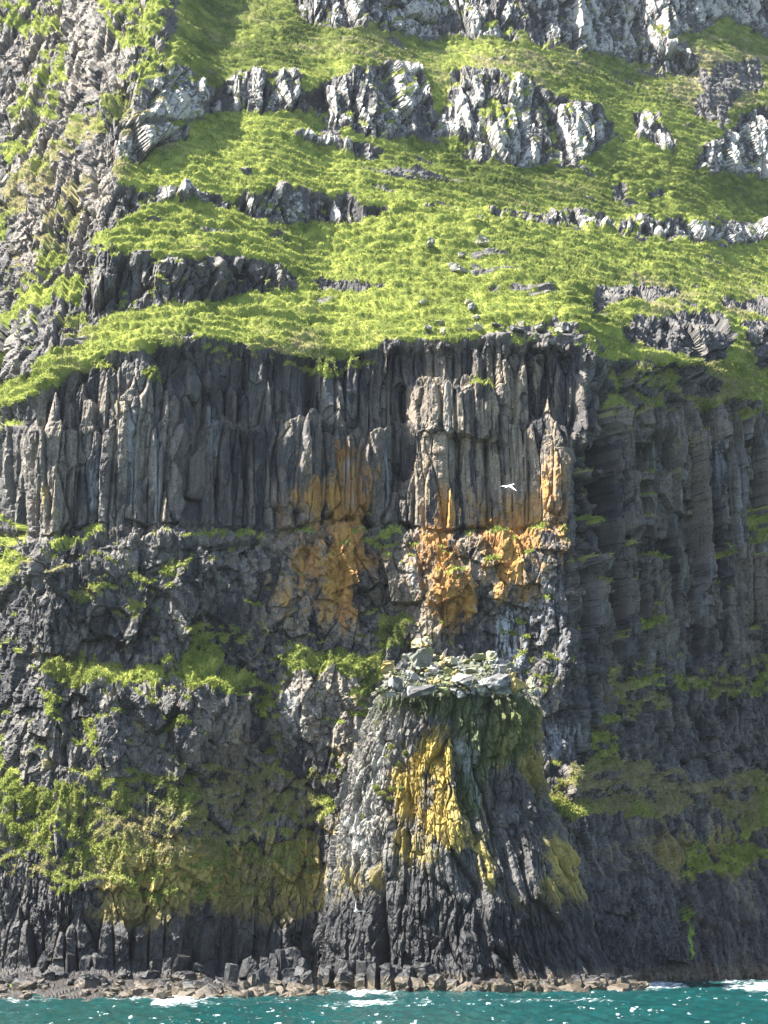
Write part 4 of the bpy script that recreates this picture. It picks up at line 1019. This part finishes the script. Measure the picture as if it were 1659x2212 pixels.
# ------------------------------------------------------------------ basalt blocks at the waterline
def shore_material():
    m, nt, out = new_mat('shore_basalt'); b = NB(nt)
    p = b.pos(); z = b.n('ShaderNodeSeparateXYZ'); b.l(p, z.inputs[0])
    n1 = b.noise(p, .9, 4, .65); n2 = b.noise(p, 3.5, 5, .7); oi = b.n('ShaderNodeObjectInfo').outputs['Random']
    zz = b.math('ADD', z.outputs[2], b.math('MULTIPLY_ADD', n1, 1.3, b.math('MULTIPLY', oi, .7)))
    brown = b.mix(n2, (.028, .021, .014), (.105, .08, .048))
    brown = b.mix(b.math('MULTIPLY', b.ramp(n1, .5, .65), .5), brown, (.025, .02, .015))
    black = b.mix(n2, (.006, .006, .0065), (.020, .0195, .0195))
    black = b.mix(b.math('MULTIPLY', b.ramp(n2, .66, .72), .5), black, (.16, .155, .15))
    c = b.mix(b.ramp(zz, 1.7, 2.6), brown, black)
    bs = b.n('ShaderNodeBsdfPrincipled'); b.l(c, bs.inputs['Base Color']); bs.inputs['Roughness'].default_value = .55; bs.inputs['Specular IOR Level'].default_value = .4
    b.l(b.bump(b.math('ADD', n1, n2), .8, .15), bs.inputs['Normal']); b.l(bs.outputs[0], out.inputs[0])
    return m
SHORE = shore_material()
def block(x, y, ztop, r, seed, lab, grp, tilt=(0, 0), zbot=-1.0, flat=1.0, nm='basalt_block', step=.16):
    """a broken column length: jittered prism, worn and cracked across"""
    q = np.random.default_rng(seed); n = int(q.integers(5, 8)); h = ztop - zbot
    ang = np.sort((np.arange(n) + q.uniform(-.33, .33, n)) / n * 2 * np.pi + q.random() * 6)
    rad = r * q.uniform(.72, 1.18, n); bm = bmesh.new(); sx, sy = q.normal(0, .16, 2)
    m_ = 5
    for k in range(m_ + 1):
        f = k / m_; top = k == m_; g = q.uniform(.9, 1.06) * (.88 if top else 1)
        ox, oy = q.normal(0, .10 * r, 2)
        for a, R_ in zip(ang, rad):
            ca, sa = math.cos(a) * R_ * flat, math.sin(a) * R_
            z = f * h + q.normal(0, .10 * r) + (f ** 2) * (ca * sx + sy * sa) * (1 + step)
            if q.random() < .85: bm.verts.new((ca * g + tilt[0] * f * h + ox, sa * g + tilt[1] * f * h + oy, z))
    bm.verts.new((tilt[0] * h + q.normal(0, .2 * r), tilt[1] * h, h + .14 * r))
    if h > 2.2 * r:
        # tall stubs keep their waist: hull each half
        vs = sorted(bm.verts, key=lambda v: v.co.z); cut = len(vs) // 2 + 2
        lo = [v.co.copy() for v in vs[:cut]]; hi = [v.co.copy() for v in vs[cut - 5:]]
        bm.free(); bm = bmesh.new()
        for part in (lo, hi):
            nv = [bm.verts.new(c) for c in part]
            bmesh.ops.convex_hull(bm, input=nv)
    else:
        bmesh.ops.convex_hull(bm, input=bm.verts[:])
    bmesh.ops.delete(bm, geom=[g for g in bm.verts if not g.link_faces], context='VERTS')
    bmesh.ops.dissolve_limit(bm, angle_limit=.12, verts=bm.verts[:], edges=bm.edges[:])
    roughen(bm, .055 * r, q)
    bmesh.ops.recalc_face_normals(bm, faces=bm.faces[:])
    me = bpy.data.meshes.new(nm); bm.to_mesh(me); bm.free(); me.materials.append(SHORE)
    return tag(link(nm, me, loc=(x, y, zbot)), lab, 'basalt block', group=grp)
blk = {}
def blabel(t):
    blk[t] = blk.get(t, 0) + 1
    return t
def words(i, n, names):
    return names[min(len(names) - 1, int(i * len(names) / n))]
BU = []
# dark column stubs between the cliff foot and the stack
for k, (u, v, wpx, lab) in enumerate((
    (497, 2084, 34, 'tall dark block that ends the row of dark stubs on the open side'), (524, 2072, 34, 'leaning dark column stub second in the row from the open side'), (548, 2078, 26, 'narrow leaning stub with a lit edge right of the first dark pair'),
    (572, 2072, 26, 'flat topped dark stub in the middle of the dark row'), (592, 2062, 30, 'dark stub with pale worn top where the dark row climbs'), (618, 2050, 34, 'highest dark stub, near the stack foot'), (640, 2054, 28, 'dark stub behind the highest one, touching the stack foot'),
    (606, 2052, 22, 'small pale topped stub on the back of the dark row'), (560, 2098, 26, 'short dark stub in the front of the row, lower than its neighbours'), (585, 2092, 28, 'sharp edged dark stub in front of the climbing row'), (612, 2094, 30, 'leaning dark stub with a bright edge above the brown ledge'),
    (640, 2090, 30, 'dark stub with a sloping top beside the stack foot'), (655, 2070, 26, 'tall thin dark stub against the stack foot'), (536, 2104, 22, 'low dark stub at the front beside the tall end block'), (660, 2100, 26, 'brown footed column stub where the dark row meets the stack'))):
    y = 151 + (2110 - v) * .13 + (u - 490) * .012
    p = at(u, v, y)
    block(p.x, p.y, p.z, wpx / FPX * y * .5, 5000 + k, lab, 'dark column stubs beside the stack', tilt=(rng.uniform(-.02, .14), .05))
# brown ledge in front of them
names_l = ['at its open end', 'below the tall end stub', 'at its middle', 'below the leaning stubs', 'by the stack foot']
k = 0
for row, (v0, y) in enumerate(((2151, 141.5), (2139, 144.0), (2128, 147.0))):
    u = 306 + row * 26
    while u < 690:
        r_ = rng.choice([.55, .8, 1.05, 1.35], p=[.3, .35, .25, .1]) * rng.uniform(.9, 1.1)
        u_ = u + r_ * 20; u += r_ * 36; yy = y + (u_ - 310) * .024 + rng.uniform(-.9, .9)
        v_ = v0 - (u_ - 310) * .030 + rng.uniform(-6, 6)
        p = at(u_, v_, yy)
        sh = 'broad' if r_ > .95 else ('middling' if r_ > .68 else 'narrow')
        block(p.x, p.y, max(p.z, .1), r_, 5200 + k, f'{sh} brown block on the {["front", "middle", "back"][row]} of the wave washed ledge, {words(u_ - 300, 395, names_l)}', 'brown blocks of the wave washed ledge', flat=1.3, step=.35); k += 1
# brown footed stubs along the front of the stack
names_s = ['by its dark groove', 'under the pale side', 'under its black foot', 'right of its black foot', 'by the low reef']
k = 0
for row, (vv, y) in enumerate(((2096, 160.6), (2076, 162.0))):
    u = 684 + 14 * row
    while u < 1020:
        r_ = rng.uniform(.75, 1.25); u_ = u + r_ * 19; u += r_ * 34
        v_ = vv + rng.uniform(-16, 20) + max(0, (u_ - 900) * .12); off = .00011 * (u_ - 900) ** 2
        p = at(u_, v_, y + off)
        block(p.x, p.y, max(p.z, .3), r_, 5400 + k, f'{"stout" if r_ > 1 else "slim"} {"tall" if p.z > 2.2 else "short"} column stub, {"front" if row == 0 else "second"} row at the stack foot {words(u_ - 680, 330, names_s)}', 'column stubs along the stack foot', tilt=(rng.uniform(-.06, .06), .05)); k += 1
# low brown reef to the right of the stack
names_r = ['by the last stubs', 'under the yellow flank', 'at its middle', 'near its breaking end', 'at the surf end']
k = 0
for row, (v0, y) in enumerate(((2129, 158.5), (2118, 161.0), (2110, 164.0))):
    u = 985 + 14 * row + (30 if row == 2 else 0)
    while u < 1368:
        r_ = rng.choice([.5, .75, 1.05, 1.4], p=[.3, .35, .25, .1]) * rng.uniform(.9, 1.1)
        u_ = u + r_ * 19; u += r_ * 35; v_ = v0 + rng.uniform(-6, 5) + max(0, (u_ - 1320) * .14)
        yy = y + .00003 * (u_ - 1000) ** 2
        p = at(u_, v_, yy)
        sh = 'broad' if r_ > .95 else ('middling' if r_ > .65 else 'narrow')
        block(p.x, p.y, max(p.z, .1), r_, 5600 + k, f'{sh} brown rock on the {["front", "middle", "back"][row]} of the low reef {words(u_ - 985, 388, names_r)}', 'brown rocks of the low reef', flat=1.25, step=.35); k += 1
# a few fallen blocks on the dark shelf at the cliff foot
for k, (u, v, w_, lab) in enumerate(((186, 2068, 26, 'square dark block fallen at the cliff foot, farthest from the ledge'), (213, 2066, 30, 'squat dark block at the cliff foot under the ochre lichen'), (150, 2060, 22, 'narrow dark block leaning on the cliff foot'), (95, 2060, 24, 'dark block under the black column wall near the picture edge'), (390, 2064, 36, 'dark angular block fallen at the cliff foot behind the ledge'), (362, 2070, 26, 'smaller dark block beside the angular one behind the ledge'), (330, 2080, 24, 'low dark block at the open end of the shelf behind the ledge'), (425, 2082, 30, 'flat dark block between the angular block and the dark stubs'), (568, 2050, 26, 'dark block behind the climbing stubs'))):
    i = int(np.argmin(abs(gu - u))); j = int(np.argmin(abs(gv - (v + 18)))); y = float(Y1[j, i]) - .6
    p = at(u, v, y); block(p.x, p.y, p.z, w_ / FPX * y * .55, 5900 + k, lab, 'dark blocks fallen at the cliff foot')

# dark rocks strewn over the shelf on the left
names_f = ['at the outer end', 'before the black columns', 'under the ochre lichen', 'by the brown ledge']
for k in range(70):
    u = rng.uniform(-10, 440); v = rng.uniform(2106, 2152 + .02 * (200 - u))
    Yp_ = hill_y(u, v); p = at(u, v, Yp_); r_ = float(np.clip(rng.lognormal(-.9, .5), .18, 1.1))
    if p.z < .05: continue
    band = 'on the water side' if v > 2138 else ('in the middle' if v > 2122 else 'on the cliff side')
    block(p.x, p.y, p.z + r_ * .45, r_, 6100 + k, f'{"bulky" if r_ > .6 else ("middling" if r_ > .38 else "small")} dark rock {band} of the grey shelf, {words(u, 440, names_f)}', 'dark rocks on the grey shelf', zbot=p.z - r_ * .5, flat=1.25)

# ------------------------------------------------------------------ seabirds
def plain(name, c, r=.6):
    m, nt, out = new_mat(name); b = NB(nt); n = b.noise(b.obj(), 9, 3)
    bs = b.n('ShaderNodeBsdfPrincipled'); b.l(b.mix(n, tuple(x * .92 for x in c), c), bs.inputs['Base Color']); bs.inputs['Roughness'].default_value = r
    b.l(bs.outputs[0], out.inputs[0]); return m
FEATHER = plain('white_feather', (.82, .82, .80)); TIPM = plain('grey_feather', (.42, .42, .43)); BILL = plain('bill_horn', (.45, .38, .24))
def loft(rings):
    bm = bmesh.new(); rs = [[bm.verts.new(p) for p in r] for r in rings]; n = len(rs[0])
    for a, b in zip(rs[:-1], rs[1:]):
        for i in range(n): bm.faces.new((a[i], a[(i + 1) % n], b[(i + 1) % n], b[i]))
    bm.faces.new(rs[0][::-1]); bm.faces.new(rs[-1]); bmesh.ops.recalc_face_normals(bm, faces=bm.faces[:]); return bm
def bm_obj(name, bm, mat, parent):
    me = bpy.data.meshes.new(name); bm.to_mesh(me); bm.free(); me.materials.append(mat)
    for p in me.polygons: p.use_smooth = True
    return link(name, me, parent)
def seabird(loc, fwd, wings, label, scale=1.0):
    """fwd: direction of flight; wings: two lists of joint points from the shoulder, all in metres"""
    root = bpy.data.objects.new('seabird', None); COL.objects.link(root); root.location = loc; root.scale = (scale,) * 3
    root.empty_display_size = .2
    tag(root, label, 'seabird', group='white seabirds flying before the cliff')
    f = Vector(fwd).normalized(); s = f.cross(Vector((0, 0, 1))).normalized(); t = s.cross(f)
    prof = [(-.52, .012, .05), (-.42, .03, .085), (-.30, .055, .06), (-.14, .092, .088), (.02, .108, .105), (.16, .098, .095), (.27, .066, .066), (.34, .056, .056), (.40, .058, .058), (.46, .045, .045), (.50, .022, .022)]
    rings = [[tuple(f * x + s * (math.cos(a) * wy) + t * (math.sin(a) * wz + (.02 if x > .2 else 0))) for a in np.linspace(0, 2 * np.pi, 13)[:-1]] for x, wz, wy in prof]
    body = bm_obj('body', loft(rings), FEATHER, root)
    rb = [[tuple(f * x + s * (math.cos(a) * w) + t * (math.sin(a) * w + .018 - d)) for a in np.linspace(0, 2 * np.pi, 9)[:-1]] for x, w, d in ((.485, .022, 0), (.55, .016, .004), (.60, .006, .018))]
    bm_obj('bill', loft(rb), BILL, root)
    for pts in wings:
        pts = [Vector(p) for p in pts]
        ch = [.21, .20, .165, .11, .025]
        rr = []
        # resample the arm into five stations
        for k in range(5):
            q = k / 4 * (len(pts) - 1); i = min(int(q), len(pts) - 2); p = pts[i].lerp(pts[i + 1], q - i)
            ax = (pts[-1] - pts[0]).normalized(); c = (f - ax * f.dot(ax)); c = c.normalized() if c.length > .1 else s
            nrm = ax.cross(c); c = (c + f * .2).normalized(); L = ch[k]
            back = -f * (.10 * (k / 4) ** 2)
            prf = [(.42, 0), (.25, .030), (-.1, .026), (-.58, .004), (-.1, -.008), (.25, -.012)]
            rr.append([tuple(p + back + c * (a * L) + nrm * (b_ * (1 - k * .2) * .9)) for a, b_ in prf])
        w_o = bm_obj('wing', loft(rr[:4] + [[tuple(Vector(a).lerp(Vector(b), .35)) for a, b in zip(rr[3], rr[4])]]), FEATHER, root)
        tipr = [[tuple(Vector(a).lerp(Vector(b), q)) for a, b in zip(rr[3], rr[4])] for q in (.35, .7, 1.0)]
        bm_obj('wing_tip', loft(tipr), TIPM, w_o)
    return root
seabird(at(1101, 1050, 112), (.90, .25, .42), [[(-.02, .06, .05), (-.30, .30, .14), (-.74, .62, .20)], [(.05, -.06, -.03), (.28, -.25, -.26), (.66, -.55, -.60)]], 'white seabird gliding with spread wings before the columned wall', .92)
seabird(at(769, 1968, 100), (.10, -.96, .10), [[(-.02, 0, .06), (-.04, -.05, .42), (.03, -.10, .86)], [(.06, 0, .0), (.34, -.10, .0), (.70, -.25, -.02)]], 'white seabird banking with one wing straight up before the black stack foot', .92)
print('things', round(time.time() - T0, 1))

# ------------------------------------------------------------------ the sea
def axis2(lo, a, b, hi, st, grow): return axis(lo, a, b, hi, st, grow)
ax_ = axis2(-9000, -62, 66, 9000, .22, 1.09); ay_ = np.concatenate([axis2(-3000, 78, 215, 9000, .30, 1.09)])
print('sea', len(ax_), len(ay_))
EX, EY = np.meshgrid(ax_, ay_); EX = EX.astype(F32); EY = EY.astype(F32)
fade = np.exp(-np.maximum(0, np.abs(EX) - 80) / 60) * np.exp(-np.maximum(0, EY - 230) / 60) * np.exp(-np.maximum(0, 60 - EY) / 60)
EZ = np.zeros_like(EX)
r_ = np.random.default_rng(4)
for lam, amp, spread in ((11, .10, .5), (6.5, .085, .7), (4.1, .075, .9), (2.6, .06, 1.1), (1.7, .042, 1.3)):
    for q in range(4):
        a = math.radians(200) + r_.normal(0, spread * .5); k = 2 * math.pi / (lam * r_.uniform(.8, 1.2)); ph = r_.random() * 6.3
        w_ = .9 * vnoise2(EX / (lam * 1.8), EY / (lam * 1.8), 400 + q + int(lam * 10))
        s_ = np.sin(k * (EX * math.cos(a) + EY * math.sin(a)) + ph + w_ * 2)
        EZ += amp * .55 * (1 - 2 * np.abs(s_) ** .8 + .2) * .7
EZ += .09 * fbm2(EX / .9, EY / .9, 420, 3)
EZ = (EZ - EZ.mean()) * fade
eu, ev = project(EX, np.maximum(EY, 5), np.zeros_like(EX))
eu = np.clip(eu, -600, 2280).astype(F32); ev = np.where(EY > 5, ev, 2300).astype(F32); ev = np.clip(ev, -700, 2270)
foam = polys("300,2148 660,2135 665,2142 520,2156 400,2163 300,2163 200,2160 0,2166 0,2160 180,2156@.9", "350,2148 410,2146 420,2166 330,2170@1", "660,2139 1000,2141 1040,2136 1040,2146 800,2154 660,2148@.85", "250,2174 420,2168 560,2164 640,2164 640,2168 470,2174 330,2180 250,2179@.95", "690,2166 850,2161 1000,2161 1110,2157 1250,2158 1340,2160 1340,2165 1130,2167 950,2167 850,2172 690,2173@1",
  "1340,2112 1400,2118 1480,2122 1500,2136 1420,2142 1350,2138 1320,2142 1050,2142 1050,2136 1300,2136@.85", "1480,2118 1659,2105 1760,2100 1760,2118 1659,2118 1560,2128@.8", "1540,2134 1659,2122 1800,2114 1800,2134 1659,2148 1560,2140@.9", "0,2150 140,2156 300,2158 200,2164 0,2166@.6", "1380,2096 1659,2088 1800,2084 1800,2096 1400,2108@.35", r=1)
fm = sample(foam, eu + 4 * vnoise2(EX / 2.2, EY / 5, 430), ev + 1.5 * vnoise2(EX / 1.5, EY / 3, 431))
EZ = EZ + fm * .10 * fade
ei = np.arange(EX.size).reshape(EX.shape)
eq = np.stack([ei[:-1, :-1], ei[:-1, 1:], ei[1:, 1:], ei[1:, :-1]], -1).reshape(-1, 4)
m, nt, out = new_mat('sea_water'); b = NB(nt)
p = b.pos(); pf = b.pos((1, .35, 1)); n1 = b.noise(p, .06, 3); n2 = b.noise(p, 2.2, 4, .65); n3 = b.noise(p, .7, 5, .7); n7 = b.noise(b.pos((.45, 1.0, 1)), 1.3, 4, .7); n4 = b.noise(pf, 1.15, 3, .6); n5 = b.noise(p, .12, 2)
fo = b.attrf('foam')
c = b.mix(n1, (.0020, .024, .026), (.0042, .040, .039))
ff = b.ramp(b.math('ADD', b.math('MULTIPLY', fo, .74), b.math('MULTIPLY_ADD', n7, .9, b.math('MULTIPLY', n2, .35))), 1.02, 1.42)
fleck = b.math('MULTIPLY', b.ramp(b.math('MULTIPLY_ADD', n5, .25, n4), .765, .84), .5)
ff = b.math('MAXIMUM', ff, fleck)
c = b.mix(ff, c, (.66, .71, .71))
bs = b.n('ShaderNodeBsdfPrincipled'); b.l(c, bs.inputs['Base Color']); bs.inputs['IOR'].default_value = 1.33
rr = b.n('ShaderNodeMapRange'); b.l(ff, rr.inputs[0]); rr.inputs[3].default_value = .07; rr.inputs[4].default_value = .8; b.l(rr.outputs[0], bs.inputs['Roughness'])
b.l(b.bump(b.math('ADD', n2, b.math('MULTIPLY', n3, 2.)), .5, .12), bs.inputs['Normal'])
b.l(bs.outputs[0], out.inputs[0])
tag(link('sea', make_mesh('sea', np.stack([EX, EY, EZ], -1).reshape(-1, 3), eq, m, {'foam': fm.reshape(-1).astype(F32)}, True)), 'choppy teal sea with white foam streaks', 'sea', kind='structure')

HAZE = .00004
# ------------------------------------------------------------------ light, sky, camera
SUN_EL, SUN_AZ = math.radians(54), math.radians(10)   # azimuth: degrees in front of due left
sd = Vector((-math.cos(SUN_EL) * math.cos(SUN_AZ), -math.cos(SUN_EL) * math.sin(SUN_AZ), math.sin(SUN_EL)))
sl = bpy.data.lights.new('sun', 'SUN'); sl.energy = 5; sl.angle = math.radians(.5); sl.color = (1, .955, .88)
so = link('sun', sl); so.rotation_euler = (-sd).to_track_quat('-Z', 'Y').to_euler()
w = bpy.data.worlds.new('World'); S.world = w; w.use_nodes = True
wn = w.node_tree; bg = wn.nodes['Background']
sky = wn.nodes.new('ShaderNodeTexSky'); sky.sky_type = 'NISHITA'; sky.sun_disc = False
sky.sun_elevation = SUN_EL; sky.sun_rotation = math.atan2(sd.x, sd.y)
wn.links.new(sky.outputs[0], bg.inputs[0]); bg.inputs[1].default_value = .08
hb = bmesh.new(); bmesh.ops.create_cube(hb, size=1)
for v_ in hb.verts: v_.co = ((v_.co.x) * 1500, 620 * (v_.co.y + .5) - 60, -6 + (v_.co.z + .5) * 420)
hm = bpy.data.meshes.new('haze'); hb.to_mesh(hm); hb.free()
hmat, hnt, hout = new_mat('sea_haze'); pv_ = hnt.nodes.new('ShaderNodeVolumePrincipled'); pv_.inputs['Color'].default_value = (.90, .94, 1, 1); pv_.inputs['Density'].default_value = HAZE; pv_.inputs['Anisotropy'].default_value = .3
hnt.links.new(pv_.outputs[0], hout.inputs['Volume']); hm.materials.append(hmat)
if HAZE > 0: tag(link('haze', hm), 'thin pale sea haze in front of the cliff', 'haze', kind='stuff')
cam = bpy.data.cameras.new('camera'); cam.sensor_fit = 'HORIZONTAL'; cam.angle = HFOV; cam.clip_end = 20000; cam.clip_start = .5
co = link('camera', cam); co.location = (0, 0, CAM_H); co.rotation_euler = (math.pi / 2 + PITCH, 0, 0)
S.camera = co
S.view_settings.view_transform = 'Standard'; S.view_settings.look = 'None'; S.view_settings.gamma = 1
S.view_settings.exposure = 2.5
S.cycles.max_bounces = 4; S.cycles.diffuse_bounces = 2
print('script', round(time.time() - T0, 1))
